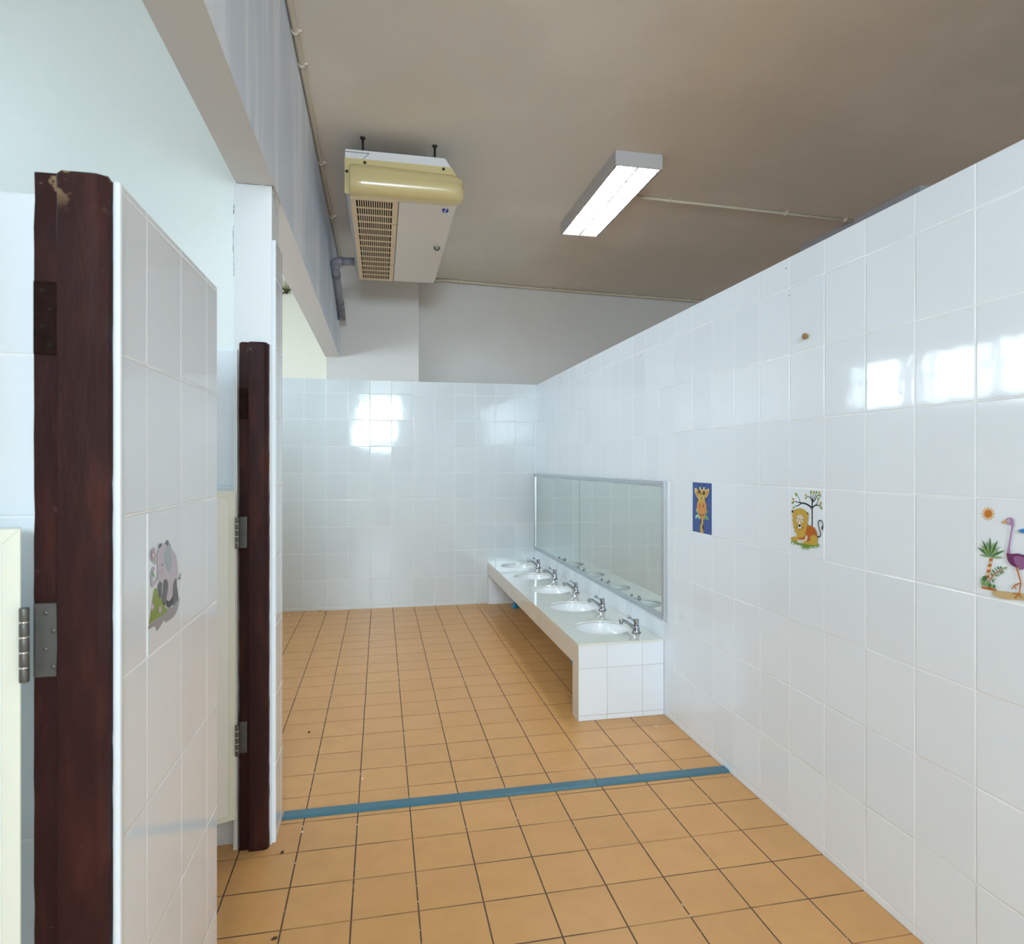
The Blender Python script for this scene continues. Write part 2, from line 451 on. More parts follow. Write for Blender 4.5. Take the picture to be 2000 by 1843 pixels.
def stall_door(name, hinge, hinge_zs, label):
    PHI = math.radians(24.4); W = .68; Z0,Z1 = .124,1.271; T = .032; E = .023
    t = thing(name, (hinge[0],hinge[1],0), label, 'door', None, PHI, 'structure')
    mb = MB(); mb.box((-W+.004,.0025,Z0+.004),(-.004,T-.0025,Z1-.004))
    mb.build('door_panel', M_door, t, True)
    def strip(o1,o2,i2,i1):
        b = MB()
        pts = [o1,o2,i2,i1]
        A = [b.bm.verts.new((p[0],0,p[1])) for p in pts]; B = [b.bm.verts.new((p[0],T,p[1])) for p in pts]
        b.bm.faces.new(A); b.bm.faces.new(B[::-1])
        for i in range(4): b.bm.faces.new((A[i],A[(i+1)%4],B[(i+1)%4],B[i]))
        bmesh.ops.bevel(b.bm, geom=list(b.bm.edges), offset=.0012, segments=1, affect='EDGES')
        b.build('edge_trim', M_trim, t, True)
    o = [(0,Z0),(0,Z1),(-W,Z1),(-W,Z0)]; i = [(-E,Z0+E),(-E,Z1-E),(-W+E,Z1-E),(-W+E,Z0+E)]
    for k in range(4): strip(o[k],o[(k+1)%4],i[(k+1)%4],i[k])
    for z in hinge_zs:
        px, py = hinge[0]+.006, hinge[1]+.0
        hg = MB()
        hg.box((px+.0015, hinge[2]-.0018, z), (px+.006+hinge[3], hinge[2]+.0008, z+.110), 0, .0008, 1)
        h_ob = hg.build('hinge', M_steel, t)
        kn = MB()
        for k in range(5):
            z0 = z+.110*k/5; kn.lathe((px, py-.004, z0+.0012), [(.0,.0),(.0060,.0),(.0064,.001),(.0064,.0185),(.0060,.0196),(0,.0196)], 16, 0, False)
        kn.build('knuckle', M_steel, h_ob)
        for k in range(4):
            r = MB(); r.lathe((px, py-.004, z+.110*(k+1)/5-.0012), [(.0,0),(.0066,0),(.0066,.0026),(0,.0026)], 16, 0, False)
            r.build('ring', M_steel_bright, h_ob)
        for k in range(4):
            s = MB(); s.lathe((px+.006+hinge[3]*(.33 if k%2 else .62), hinge[2]-.0028, z+.0145+k*.027), [(0,0),(.0022,0),(.0034,.0009),(.0034,.002)], 14, 0, False, 'y')
            s.build('screw', M_steel, h_ob)
    return t
stall_door('door_1', (-.512, 1.100, 1.120, .036), [1.047], 'cream stall door hinged on the big brown post, mostly out of view')
stall_door('door_2', (-.494, 2.478, 2.500, .022), [1.068, .345], 'cream stall door standing open beside the narrow brown post')

# ------------------------------------------------------------------ sink counter
M_top = NT('polished_beige_countertop')
_p = M_top.pos()
M_top.set(M_top.mix(M_top.noise(120, 4, _p, .7), (.74,.75,.67,1), (.80,.81,.73,1)), .05, Specular_IOR_Level=.6, Coat_Weight=1.0, Coat_Roughness=.012, Coat_IOR=1.75)
M_top = M_top.m
M_ceramic = plain('white_vitreous_china', (.84,.86,.87), .06, var=.01, coat=.4)
M_chrome = plain('polished_chrome', (.40,.42,.45), .10, 1.0, var=.03)
M_dark = plain('dark_gasket', (.03,.03,.03), .5)
M_bluepipe = plain('blue_pvc', (.045,.30,.55), .35)
CX0, CY0, CZ = 1.0235, 3.375, .410
counter = thing('sink_counter', (1.267, 4.9, 0), 'long low beige topped sink counter on tiled ends along the white tiled wall', 'counter')
SX = 1.268; SR = .166
SYS = [3.705, 4.290, 4.893, 5.507, 6.100]
m = MB()
edges_y = [CY0]+[(a+b)/2 for a,b in zip(SYS,SYS[1:])]+[FAR-.0015]; XE = XW-.0015
for sy,ya,yb in zip(SYS, edges_y, edges_y[1:]):
    angs = sorted([2*PI*i/56 for i in range(56)]+[math.atan2(y-sy,x-SX)%(2*PI) for x in (CX0,XE) for y in (ya,yb)])
    def edge(t):
        dx,dy = math.cos(t),math.sin(t)
        k = min([(XE-SX)/dx if dx > 1e-9 else (CX0-SX)/dx if dx < -1e-9 else 1e9, (yb-sy)/dy if dy > 1e-9 else (ya-sy)/dy if dy < -1e-9 else 1e9])
        return (SX+dx*k, sy+dy*k)
    n = len(angs)
    for i in range(n):
        t0,t1 = angs[i],angs[(i+1)%n]
        e0,e1 = edge(t0),edge(t1)
        c0 = (SX+SR*math.cos(t0), sy+SR*math.sin(t0)); c1 = (SX+SR*math.cos(t1), sy+SR*math.sin(t1))
        m.face([(*c0,CZ),(*e0,CZ),(*e1,CZ),(*c1,CZ)])
        m.face([(*c0,CZ),(*c1,CZ),(*c1,CZ-.011),(*c0,CZ-.011)], 0, True)
bmesh.ops.remove_doubles(m.bm, verts=m.bm.verts, dist=.00005)
m.face([(CX0,CY0,CZ),(XE,CY0,CZ),(XE,CY0,CZ-.011),(CX0,CY0,CZ-.011)])
m.face([(CX0,CY0,CZ),(CX0,FAR-.0015,CZ),(CX0,FAR-.0015,CZ-.011),(CX0,CY0,CZ-.011)])
m.build('countertop', M_top, counter)
m = MB(); m.box((CX0+.003, CY0+.003, 0.0005), (XW-.0015, CY0+.110, CZ-.011), 0, .0015)
m.build('end_panel', M_tile_counter, counter)
m = MB(); m.box((CX0+.003, FAR-.045, 0.0005), (XW-.0015, FAR-.0015, CZ-.011), 0, .0015)
m.build('end_panel', M_tile_counter, counter)
m = MB(); m.box((CX0+.003, CY0+.110, .284), (CX0+.055, FAR-.045, CZ-.011), 0, .0015)
m.build('apron', M_beige_tile, counter)
m = MB(); m.box((CX0, CY0+.0015, 0.0005), (CX0+.0028, CY0+.109, CZ-.0115)); m.build('leg_front', M_beige_tile, counter)
m = MB(); m.box((CX0, FAR-.044, 0.0005), (CX0+.0028, FAR-.0015, CZ-.0115)); m.build('leg_front', M_beige_tile, counter)

names = ['nearest the open end of the counter', 'second from the open end of the counter', 'in the middle of the five', 'second from the far tiled wall', 'beside the far tiled wall']
sink = thing('sink_basin', (SX, SYS[0], CZ-.0125), 'round white basin '+names[0], 'sink', 'basins sunk into the counter')
m = MB()
m.lathe((SX,SYS[0],CZ-.0125), [(.184,0),(.168,0),(.1665,-.004),(.163,-.018),(.155,-.045),(.138,-.078),(.108,-.104),(.068,-.119),(.026,-.126),(.022,-.130),(.022,-.150),(.030,-.150),(.034,-.135),(.075,-.128),(.116,-.112),(.146,-.084),(.164,-.047),(.172,-.016),(.184,-.012),(.184,0)], 56, 0, False)
m.build('bowl', M_ceramic, sink)
m = MB(); m.lathe((SX,SYS[0],CZ-.0125-.1255), [(0,-.004),(.010,-.004),(.014,-.001),(.021,.0015),(.025,.0005)], 28, 0, False)
m.build('drain', M_chrome, sink)
m = MB()
for k in (-1,0,1):
    m.box((SX+.128, SYS[0]-.055+k*.013-.003, CZ-.0645), (SX+.1535, SYS[0]-.055+k*.013+.003, CZ-.055), 0)
m.build('overflow', M_dark, sink)
for sy,nm in zip(SYS[1:], names[1:]): dup(sink, (SX, sy, CZ-.0125), 'round white basin '+nm)

FX, FDY = 1.417, -.160
tap = thing('faucet', (FX, SYS[0]+FDY, CZ), 'chrome lever faucet at the basin '+names[0], 'faucet', 'chrome faucets along the wall side of the counter')
fx,fy = FX, SYS[0]+FDY
m = MB()
m.lathe((fx,fy,CZ), [(0,0),(.0235,0),(.0240,.002),(.0215,.005),(.0200,.014),(.0175,.030),(.0165,.038),(.0150,.040),(0,.040)], 32, 0, False)
body = m.build('body', M_chrome, tap)
m = MB(); m.lathe((fx,fy,CZ), [(.0243,-.0002),(.0256,.0006),(.0256,.0024),(.0241,.0030)], 32, 0, False)
m.build('gasket', M_dark, body)
m = MB()
rings = []
path = arc([(fx-.006,fy,CZ+.020),(fx-.022,fy,CZ+.034),(fx-.045,fy+.001,CZ+.052),(fx-.068,fy+.002,CZ+.066),(fx-.090,fy+.003,CZ+.073)], 6)
m.tube(path, [.0105-.0022*i/(len(path)-1) for i in range(len(path))], 18)
m.lathe((fx-.090,fy+.003,CZ+.052), [(0,.030),(.006,.0295),(.0105,.026),(.0115,.021),(.0112,.004),(.0095,0),(0,.001)], 24, 0, False)
m.build('spout', M_chrome, tap)
m = MB()
hub = []
for r,h in ((0,.041),(.0150,.041),(.0152,.043),(.0146,.046),(.0146,.070),(.0138,.0755),(0,.0765)): hub.append((r,h))
m.lathe((fx,fy,CZ), hub, 28, 0, False)
handle = m.build('handle', M_chrome, tap)
m = MB()
m.tube([(fx-.010,fy+.004,CZ+.066),(fx-.022,fy+.007,CZ+.074),(fx-.036,fy+.011,CZ+.084)], [.0062,.0050,.0058], 14)
c = Vector((fx-.041,fy+.012,CZ+.088))
bmesh.ops.create_uvsphere(m.bm, u_segments=20, v_segments=12, radius=.0102, matrix=Matrix.Translation(c))
for f in m.bm.faces: f.smooth = True
m.build('lever', M_chrome, handle)
for sy,nm in zip(SYS[1:], names[1:]): dup(tap, (FX, sy+FDY, CZ), 'chrome lever faucet of the basin '+nm)

for (nm,path,base) in (('under the counter, peeking past its near tiled end', [(1.268,4.29,.240),(1.262,4.27,.225),(1.225,4.16,.215),(1.213,4.13,.180),(1.212,4.126,.125),(1.222,4.126,.088),(1.26,4.126,.078),(1.40,4.126,.076),(1.500,4.126,.076)], (1.4,4.126,.076)),
                       ('under the far end of the counter beside the end wall', [(1.268,6.10,.240),(1.266,6.11,.222),(1.252,6.17,.19),(1.250,6.18,.12),(1.250,6.18,.002)], (1.25,6.18,0))):
    t = thing('waste_pipe', base, 'blue plastic waste pipe '+nm, 'pipe', 'blue waste pipes under the counter')
    m = MB(); m.tube(arc(path,5), .019, 16); m.build('pipe', M_bluepipe, t)
    m = MB()
    if base[2]: m.lathe((1.489,4.126,.076), [(0,0),(.026,0),(.034,.010),(.036,.018),(0,.018)], 20, 0, False, 'x')
    else: m.lathe((1.25,6.18,.001), [(0,0),(.040,0),(.034,.012),(.026,.022),(0,.022)], 20, 0, False)
    m.build('pipe_flange', M_bluepipe, t)

# ------------------------------------------------------------------ mirror
M_alu = plain('brushed_aluminium', (.62,.67,.71), .33, .85, var=.05, scale=30)
M_glass = NT('silvered_mirror_glass'); M_glass.set((.76,.83,.80), .012, 1.0); M_glass = M_glass.m
MY0,MY1,MZ0,MZ1 = 3.343, FAR-.003, .519, 1.2685
mirror = thing('wall_mirror', (XW, (MY0+MY1)/2, MZ0), 'wide two-pane mirror in an aluminium frame above the sinks', 'mirror')
mid = 4.915; fw = .030
for a,b in ((MY0+.01,mid-.002),(mid+.002,MY1-.01)):
    m = MB(); m.box((XW-.010,a,MZ0+.01),(XW-.004,b,MZ1-.01)); m.build('mirror_pane', M_glass, mirror)
m = MB(); m.box((XW-.0105,mid-.002,MZ0+.01),(XW-.003,mid+.002,MZ1-.01)); m.build('centre_joint', M_dark, mirror)
def frame_bar(prof_axis, a, b, c, inner):
    """stepped aluminium section; c = outer edge, inner = +1/-1 towards the glass"""
    m = MB(); s = inner
    prof = [(0,0),(-.018,0),(-.021,.003),(-.021,.012),(-.018,.014),(-.018,.020),(-.021,.022),(-.021,.026),(-.016,fw),(0,fw)]
    if prof_axis == 'y': pr = [(XW+p, c+s*d) for p,d in prof]; m.prism(pr, 'y', a, b)
    else: pr = [(XW+p, c+s*d) for p,d in prof]; m.prism(pr, 'z', a, b)
    o = m.build('frame_bar', M_alu, mirror)
    for k in (.035,.5,.965):
        q = a+(b-a)*k; s2 = MB()
        pos = (XW-.0183, q, c+s*.017) if prof_axis == 'y' else (XW-.0183, c+s*.017, q)
        s2.disc(pos, .0022, 'x', 10); s2.build('screw', M_dark, o)
frame_bar('y', MY0, MY1, MZ1, -1); frame_bar('y', MY0, MY1, MZ0, 1)
frame_bar('z', MZ0+fw, MZ1-fw, MY0, 1); frame_bar('z', MZ0+fw, MZ1-fw, MY1, -1)

# ------------------------------------------------------------------ picture tiles
ART_COL = dict(blue=(.022,.075,.30), leaf2=(.30,.55,.33), green3=(.16,.34,.10), gold=(.56,.36,.055), darkbrown=(.075,.024,.012), orange=(.60,.25,.05), cream2=(.72,.52,.18),
 orange3=(.50,.15,.022), white=(.85,.85,.83), black=(.012,.013,.016), green=(.20,.33,.025), green2=(.28,.34,.04), gold2=(.47,.32,.07), grass=(.17,.32,.02), rust=(.47,.12,.012),
 beige=(.66,.60,.50), gold3=(.60,.36,.06), orange2=(.62,.36,.10), peach=(.76,.55,.36), sunorange=(.55,.19,.02), dgreen=(.06,.17,.045), sage=(.27,.40,.19), sand=(.58,.43,.22),
 lilac=(.42,.23,.42), beak=(.66,.36,.08), eyeblue=(.04,.12,.35), plum=(.16,.03,.12), mauve=(.28,.12,.28), skyblue=(.05,.24,.60), grey=(.34,.34,.36), lime=(.24,.33,.025), pink2=(.58,.40,.50),
 dgrey=(.115,.105,.125), pinkgrey=(.54,.47,.54), midgrey=(.37,.41,.44), navy=(.055,.06,.12), pink3=(.52,.36,.43))
_art_m = {}
def art_mat(k):
    if k not in _art_m: _art_m[k] = plain('glaze_'+k, ART_COL[k], .16, var=.03, scale=60)
    return _art_m[k]
M_plate = plain('white_picture_tile_glaze', WHITE, .06, var=.01)
ART = {
 "giraffe": [
  ("blue_field","blue",[(3.704,3),(197,3.697),(197,244.3),(3,244.7)]),
  ("leaf_print","leaf2",[(65.39,153.6),(67,145.6),(63.27,139),(52,133.6),(40.03,130.2),(39.22,137.2),(42.24,145),(51.2,150)]),
  ("leaf_print","leaf2",[(63.68,156.3),(46.07,160),(34.7,165.4),(30.47,173.4),(30.87,180.7),(45.66,177.1),(59.85,171.4),(64.88,164.6)]),
  ("leaf_print","leaf2",[(65.39,157),(61.76,164.7),(62.57,171.5),(69.81,178),(77.96,182.7),(80.68,176),(80.78,168.3),(75.45,162.2)]),
  ("leaf_spray_print","green3",[(132.5,153.5),(147.2,149.3),(156,144.2),(158.2,136.9),(156.5,130.6),(144.5,134.3),(133.1,139.9),(129.9,146.3)]),
  ("leaf_spray_print","green3",[(134.3,156.7),(123.2,162.6),(117.3,168.7),(117.4,175.8),(120.4,181.7),(129.5,176.4),(137.3,169.6),(138.3,163.3)]),
  ("leaf_spray_print","green3",[(136,156.6),(132.8,165.6),(136.4,172.2),(149.4,176.7),(163.4,178.8),(165.3,171.3),(163,163.4),(152.8,158.9)]),
  ("giraffe_print","gold",[(92.25,170.7),(96.48,167.5),(102.2,166.1),(107.7,166.7),(111.7,169.2),(113.5,174.8),(114.2,183.2),(114,192.1),(113.4,199.5),(111.9,204.6),(109.4,208.4),(107.1,212.1),(106.3,216.7),(108.7,223.3),(113,231.1),(116.6,238.3),(116.9,243.4),(112.1,246),(103.8,247),(95.07,246.4),(88.73,244.1),(85.51,239.4),(84,232.7),(83.5,225.2),(83.4,218.9),(83.6,214.4),(84.5,210.8),(85.71,207),(86.92,201.9),(87.82,194.4),(88.63,185.4),(89.94,176.8)]),
  ("giraffe_print","darkbrown",[(85.11,177.1),(87.02,175.4),(89.74,175.4),(92.65,176.5),(94.77,178),(95.98,180.1),(96.68,183.1),(96.98,186.4),(96.88,189.5),(96.28,192.5),(95.07,195.8),(93.76,198.7),(92.25,200.6),(90.54,201.7),(88.63,202.2),(86.82,201.6),(85.51,199.5),(84.71,194.9),(84.3,188.2),(84.4,181.6)]),
  ("giraffe_print","darkbrown",[(108.2,206.7),(110.3,204.1),(112.8,201.3),(115.2,199.7),(116.9,200.9),(117.9,206.6),(118.5,215.5),(118.5,224.6),(117.9,230.5),(116.5,231.9),(114.4,230.8),(112.1,228.5),(109.9,226.3),(107.7,224.4),(105.5,222.1),(103.7,219.5),(102.8,217),(103.2,214.4),(104.5,211.7),(106.2,209)]),
  ("giraffe_print","orange",[(61.86,150.5),(74.95,148.5),(96.08,147.7),(117.7,147.7),(132.5,148.6),(137.8,150.5),(137.9,153.5),(135.3,156.9),(132.5,160.1),(129.8,163.3),(126,166.6),(121.4,169.6),(116.9,172),(112.3,173.7),(107.3,174.8),(102.4,175.3),(97.59,175.3),(93.06,174.7),(88.63,173.6),(84.2,171.8),(79.77,169.3),(73.23,165.1),(65.29,159.6),(60.05,154.3)]),
  ("giraffe_print","cream2",[(52.81,77.27),(25.34,49.89),(25.34,31.17),(41.84,30.58),(61.86,41.63),(72.63,37.84),(77.96,22.61),(85.11,21.52),(92.25,37.05),(111.7,35.45),(118.6,21.22),(127.4,20.92),(129.1,38.94),(153.1,31.37),(174.3,28.98),(166.8,51.98),(146.3,72.49)]),
  ("giraffe_print","gold",[(58.24,76.97),(54.82,72.79),(50.29,67.91),(45.56,62.73),(41.84,57.55),(38.52,51.98),(35.4,46.01),(33.69,40.83),(34.49,37.64),(38.72,37.54),(45.46,39.54),(53.61,42.02),(61.86,43.32),(70.22,42.42),(79.17,40.63),(88.53,38.74),(97.59,37.64),(106.3,38.04),(115.2,39.14),(123.8,40.23),(132.5,40.43),(142.2,38.54),(152.4,35.45),(161.3,32.87),(166.8,32.57),(167.8,35.25),(165.6,39.93),(161.9,45.51),(158.3,50.78),(154.8,55.46),(150.7,60.34),(146.6,65.12),(142.9,69.4),(139.4,72.88),(136,75.77),(133.4,78.96),(132.5,83.04),(134.5,89.01),(138.4,96.18),(142.6,103.1),(144.6,108.5),(145.5,111.7),(145.7,113.6),(143.3,114.7),(136,115.6),(120.6,116.6),(99.09,117.3),(77.46,117.5),(61.86,117),(54.12,116.1),(51.1,114.6),(50.7,112.5),(51,109.3),(52.51,104.4),(55.93,98.17),(59.65,91.9),(61.86,86.82),(62.27,83.74),(61.76,81.75),(60.35,79.85)]),
  ("giraffe_print","orange3",[(42.95,49.09),(44.46,47.9),(47.27,47.7),(50.39,48.49),(52.81,50.39),(54.42,54.27),(55.73,59.84),(56.43,65.32),(56.43,68.7),(55.02,69.4),(52.81,68.41),(50.19,66.41),(48.08,64.02),(46.17,60.64),(44.36,56.16),(43.05,51.98)]),
  ("giraffe_print","orange3",[(151.4,44.51),(154.2,42.22),(157.5,40.73),(160.2,40.23),(161.7,40.83),(161.7,43.02),(160.7,46.7),(158.9,50.69),(156.5,54.07),(153.2,57.26),(148.9,60.44),(145,62.73),(142.9,62.83),(143.5,59.84),(145.7,54.47),(148.7,48.69)]),
  ("giraffe_print","darkbrown",[(50.19,80.75),(51.7,78.26),(54.22,76.77),(56.93,76.27),(58.95,76.97),(60.15,79.16),(61.06,82.74),(61.46,86.72),(61.06,90.21),(59.75,93.79),(57.44,97.57),(55.02,100.4),(53.11,100.8),(51.8,97.47),(50.59,91.6),(49.99,85.33)]),
  ("giraffe_print","darkbrown",[(133.2,74.78),(135.2,72.98),(138.2,71.49),(141.2,71.09),(142.9,72.69),(143.2,77.76),(142.6,85.63),(141.5,93.09),(140.1,97.37),(138.5,97.08),(136.5,94.09),(134.6,89.91),(133.2,86.32),(132.5,83.24),(132.2,79.95),(132.4,77.07)]),
  ("giraffe_print","orange",[(56.43,107.3),(62.67,103.9),(70.82,101.3),(80.28,99.17),(90.44,97.77),(102.6,96.88),(116.6,96.58),(129.7,97.18),(139.4,99.07),(144.8,102.5),(147.1,107.3),(147.8,112.8),(148,118.1),(148.3,123.5),(148,129.1),(146.4,134.7),(142.9,139.7),(136.7,144.4),(128.5,148.7),(119.6,152.5),(111.7,155.1),(105.1,156.5),(99.2,156.9),(93.36,156.4),(86.92,155.3),(79.17,153.5),(70.52,150.9),(62.57,147.7),(56.43,144.2),(52.61,140.2),(50.39,135.7),(49.39,130.9),(49.09,126.2),(49.29,121.4),(50.19,116.2),(52.3,111.4)]),
  ("giraffe_print","darkbrown",[(86.21,46.4),(84.91,51.18),(81.38,55.07),(76.25,57.45),(70.52,57.65),(65.29,55.86),(61.66,52.18),(60.35,47.5),(61.66,42.72),(65.29,38.84),(70.52,36.55),(76.25,36.25),(81.38,38.14),(84.91,41.82)]),
  ("giraffe_print","darkbrown",[(133.2,50.19),(132.1,55.07),(128.8,59.15),(124,61.54),(118.8,61.74),(114,59.84),(110.8,56.06),(109.6,51.28),(110.8,46.3),(114,42.32),(118.8,39.93),(124,39.73),(128.8,41.63),(132.1,45.41)]),
  ("giraffe_print","darkbrown",[(98.59,55.36),(98.19,57.35),(96.88,59.05),(95.07,60.04),(92.96,60.14),(91.15,59.35),(89.84,57.75),(89.43,55.76),(89.84,53.77),(91.15,52.08),(92.96,51.08),(95.07,50.98),(96.88,51.78),(98.19,53.37)]),
  ("giraffe_print","darkbrown",[(102.5,77.66),(102.1,79.36),(101,80.65),(99.5,81.45),(97.79,81.55),(96.18,80.85),(95.07,79.65),(94.77,78.06),(95.07,76.47),(96.18,75.17),(97.79,74.38),(99.5,74.28),(101,74.98),(102.1,76.17)]),
  ("giraffe_print","white",[(81.18,76.67),(80.38,78.16),(77.96,79.46),(74.54,80.25),(70.72,80.45),(67.2,79.95),(64.88,78.96),(63.98,77.56),(64.88,76.07),(67.2,74.78),(70.72,73.88),(74.54,73.68),(77.96,74.18),(80.38,75.27)]),
  ("giraffe_print","black",[(75.85,78.06),(75.55,78.66),(74.64,79.16),(73.34,79.55),(71.93,79.55),(70.62,79.36),(69.71,78.96),(69.41,78.46),(69.71,77.86),(70.62,77.27),(71.93,76.97),(73.34,76.87),(74.64,77.07),(75.55,77.56)]),
  ("giraffe_print","white",[(128.1,75.87),(127.2,77.36),(124.9,78.66),(121.5,79.46),(117.8,79.65),(114.5,79.16),(112.2,78.16),(111.3,76.77),(112.2,75.27),(114.5,73.98),(117.8,73.18),(121.5,72.98),(124.9,73.48),(127.2,74.48)]),
  ("giraffe_print","black",[(121.7,77.36),(121.4,77.96),(120.6,78.46),(119.3,78.76),(117.9,78.86),(116.7,78.66),(115.8,78.26),(115.5,77.66),(115.8,77.07),(116.7,76.57),(117.9,76.27),(119.3,76.17),(120.6,76.37),(121.4,76.77)]),
  ("giraffe_print","black",[(76.25,107.1),(76.55,108.5),(76.86,110.5),(77.46,112.8),(78.16,114.9),(79.27,116.9),(80.68,118.8),(81.89,120.3),(82.69,121.4),(85.51,119.2),(84.6,118.2),(83.5,116.7),(82.29,115),(81.38,113.5),(80.78,111.8),(80.38,109.8),(79.98,107.8),(79.77,106.5)]),
  ("giraffe_print","black",[(117.4,105.4),(117,106.8),(116.5,108.8),(115.9,110.9),(115.1,112.6),(114.1,114.1),(112.7,115.7),(111.2,117.2),(110.2,118.3),(113.1,121.1),(114.1,120),(115.6,118.4),(117.2,116.6),(118.6,114.5),(119.6,112.3),(120.4,109.9),(120.9,107.9),(121.3,106.5)]),
  ("giraffe_print","black",[(70.42,156),(73.23,156.8),(77.26,158.1),(81.99,159.3),(86.72,160.2),(91.45,160.6),(96.48,160.7),(101.6,160.5),(106.6,160),(111.9,158.9),(117.3,157.3),(122,155.8),(125.4,154.7),(124.5,151.9),(121.1,152.9),(116.4,154.5),(111.2,156),(106.1,157),(101.4,157.5),(96.48,157.7),(91.65,157.6),(87.12,157.2),(82.59,156.4),(78.06,155.2),(74.04,153.9),(71.22,153.1)]),
  ("giraffe_print","black",[(84.4,14.85),(83.9,16.54),(82.59,17.83),(80.58,18.63),(78.37,18.63),(76.35,18.03),(74.95,16.84),(74.44,15.24),(74.95,13.65),(76.35,12.26),(78.37,11.56),(80.58,11.46),(82.59,12.06),(83.9,13.35)]),
  ("giraffe_print","black",[(128.4,14.25),(127.9,16.04),(126.5,17.43),(124.4,18.23),(122,18.33),(119.9,17.63),(118.4,16.34),(117.9,14.65),(118.4,12.86),(119.9,11.46),(122,10.67),(124.4,10.57),(126.5,11.26),(127.9,12.56)]),
 ],
 "lion": [
  ("tree_print","black",[(136.5,134.7),(136.6,126.3),(136.6,114.2),(136.6,101.2),(136.6,90.2),(136.5,81.9),(136.3,75),(136.1,68.7),(136,62.5),(136.2,55.5),(136.6,48.3),(136.9,42),(137.2,37.5),(130.2,37.1),(130,41.6),(129.7,48),(129.4,55.3),(129.2,62.4),(129.3,68.9),(129.5,75.2),(129.8,82.1),(129.9,90.2),(130,101.2),(130,114.2),(130,126.3),(130,134.7)]),
  ("tree_print","black",[(131.2,68.4),(130.1,67.3),(128.4,65.6),(125.8,63.4),(122,61.4),(117.1,59.5),(111.2,57.6),(104.8,55.8),(98.8,54.4),(93.2,53.7),(87.7,53.4),(82.6,53.3),(77.9,53.2),(73.1,53.1),(68.5,53.1),(64.5,53.1),(61.7,53.1),(61.6,57.6),(64.4,57.8),(68.3,58),(72.9,58.2),(77.6,58.6),(82.4,58.9),(87.4,59.2),(92.5,59.7),(97.6,60.6),(103.1,62),(109.1,63.9),(114.7,66),(119,67.8),(121.5,69.4),(123.1,70.9),(124.3,72.5),(125.3,73.8)]),
  ("tree_print","black",[(68.6,53),(64.8,52.9),(59.2,52.8),(53.1,52.7),(47.7,52.4),(42.9,51.9),(38,51.3),(33.8,50.8),(30.8,50.4),(30.4,52.9),(33.4,53.4),(37.6,54.2),(42.5,55),(47.5,55.6),(53,56.1),(59.1,56.5),(64.6,56.7),(68.5,57)]),
  ("tree_print","black",[(70,55.9),(66.7,57.6),(62.1,59.9),(56.8,62.4),(51.8,64.4),(46.6,66),(40.8,67.3),(35.6,68.4),(32,69.2),(32.5,71.6),(36.1,71),(41.4,70.1),(47.3,68.9),(52.8,67.5),(58.1,65.6),(63.6,63.2),(68.4,61),(71.7,59.5)]),
  ("tree_print","black",[(65.3,54.6),(64.2,52.3),(62.7,49),(60.9,45.4),(59.2,42.1),(57.4,39.1),(55.6,36.3),(53.9,33.8),(52.7,32.1),(51,33.2),(52.1,35),(53.7,37.5),(55.4,40.4),(57,43.3),(58.6,46.5),(60.2,50.1),(61.6,53.5),(62.6,55.8)]),
  ("tree_print","black",[(131.7,38.7),(129.9,37.5),(127.5,35.6),(124.5,33.5),(121.2,31.7),(117.3,30.4),(113,29.3),(109,28.4),(106.3,27.8),(105.8,30),(108.5,30.8),(112.3,31.8),(116.4,33.1),(119.9,34.5),(122.6,36.3),(125.3,38.4),(127.6,40.4),(129.2,41.8)]),
  ("tree_print","black",[(131,42.7),(130.4,40.7),(129.5,38),(128.6,34.9),(128.1,32),(127.9,28.8),(127.9,25.2),(128.1,21.9),(128.1,19.6),(126.1,19.5),(125.9,21.8),(125.6,25.1),(125.3,28.8),(125.3,32.2),(125.8,35.5),(126.5,38.8),(127.2,41.6),(127.6,43.6)]),
  ("tree_print","black",[(134.7,41.8),(135.1,39.8),(135.6,36.8),(136.3,33.6),(137.1,30.7),(138.1,27.9),(139.5,25.1),(140.7,22.6),(141.6,20.8),(139.8,19.9),(138.8,21.6),(137.5,24.1),(136,27),(134.7,29.9),(133.8,32.9),(132.9,36.2),(132.3,39.2),(131.8,41.2)]),
  ("tree_print","black",[(137.2,44),(139.1,41.8),(142,38.7),(145.1,35.3),(147.9,32),(150.2,28.8),(152.3,25.5),(154,22.6),(155.3,20.6),(153.4,19.4),(152.1,21.3),(150.2,24.1),(148,27.3),(145.7,30.2),(142.9,33.3),(139.7,36.5),(136.7,39.5),(134.6,41.6)]),
  ("tree_print","black",[(137.1,50.5),(140,48.9),(144.2,46.5),(148.8,43.7),(152.5,40.7),(154.9,37.4),(156.2,34.1),(157.2,31.3),(158.7,29),(161.4,27),(165,25),(168.5,23.4),(170.9,22.2),(169.8,19.9),(167.4,20.9),(163.7,22.4),(159.8,24.3),(156.4,26.6),(154.1,29.5),(152.7,32.6),(151.5,35.4),(149.6,37.7),(146.3,40),(142,42.5),(137.7,44.6),(134.7,46.1)]),
  ("tree_print","black",[(137.4,70.4),(140.3,68.4),(144.4,65.7),(149,63),(153.7,61.2),(159.4,60.3),(166,60),(172.3,60),(176.7,59.9),(176.7,57.4),(172.4,57),(166.1,56.6),(159.1,56.5),(152.8,57),(147.1,58.7),(141.9,61.2),(137.4,63.6),(134.4,65.2)]),
  ("tree_print","black",[(156.6,59.2),(158.2,56.9),(160.6,53.6),(163.1,50.2),(165,47.5),(166.2,45.6),(167.1,44.1),(167.6,43.1),(168,42.3),(166.3,41.3),(165.8,42),(165.1,43),(164.2,44.3),(163,46),(160.9,48.7),(158.4,52),(155.9,55.2),(154.2,57.4)]),
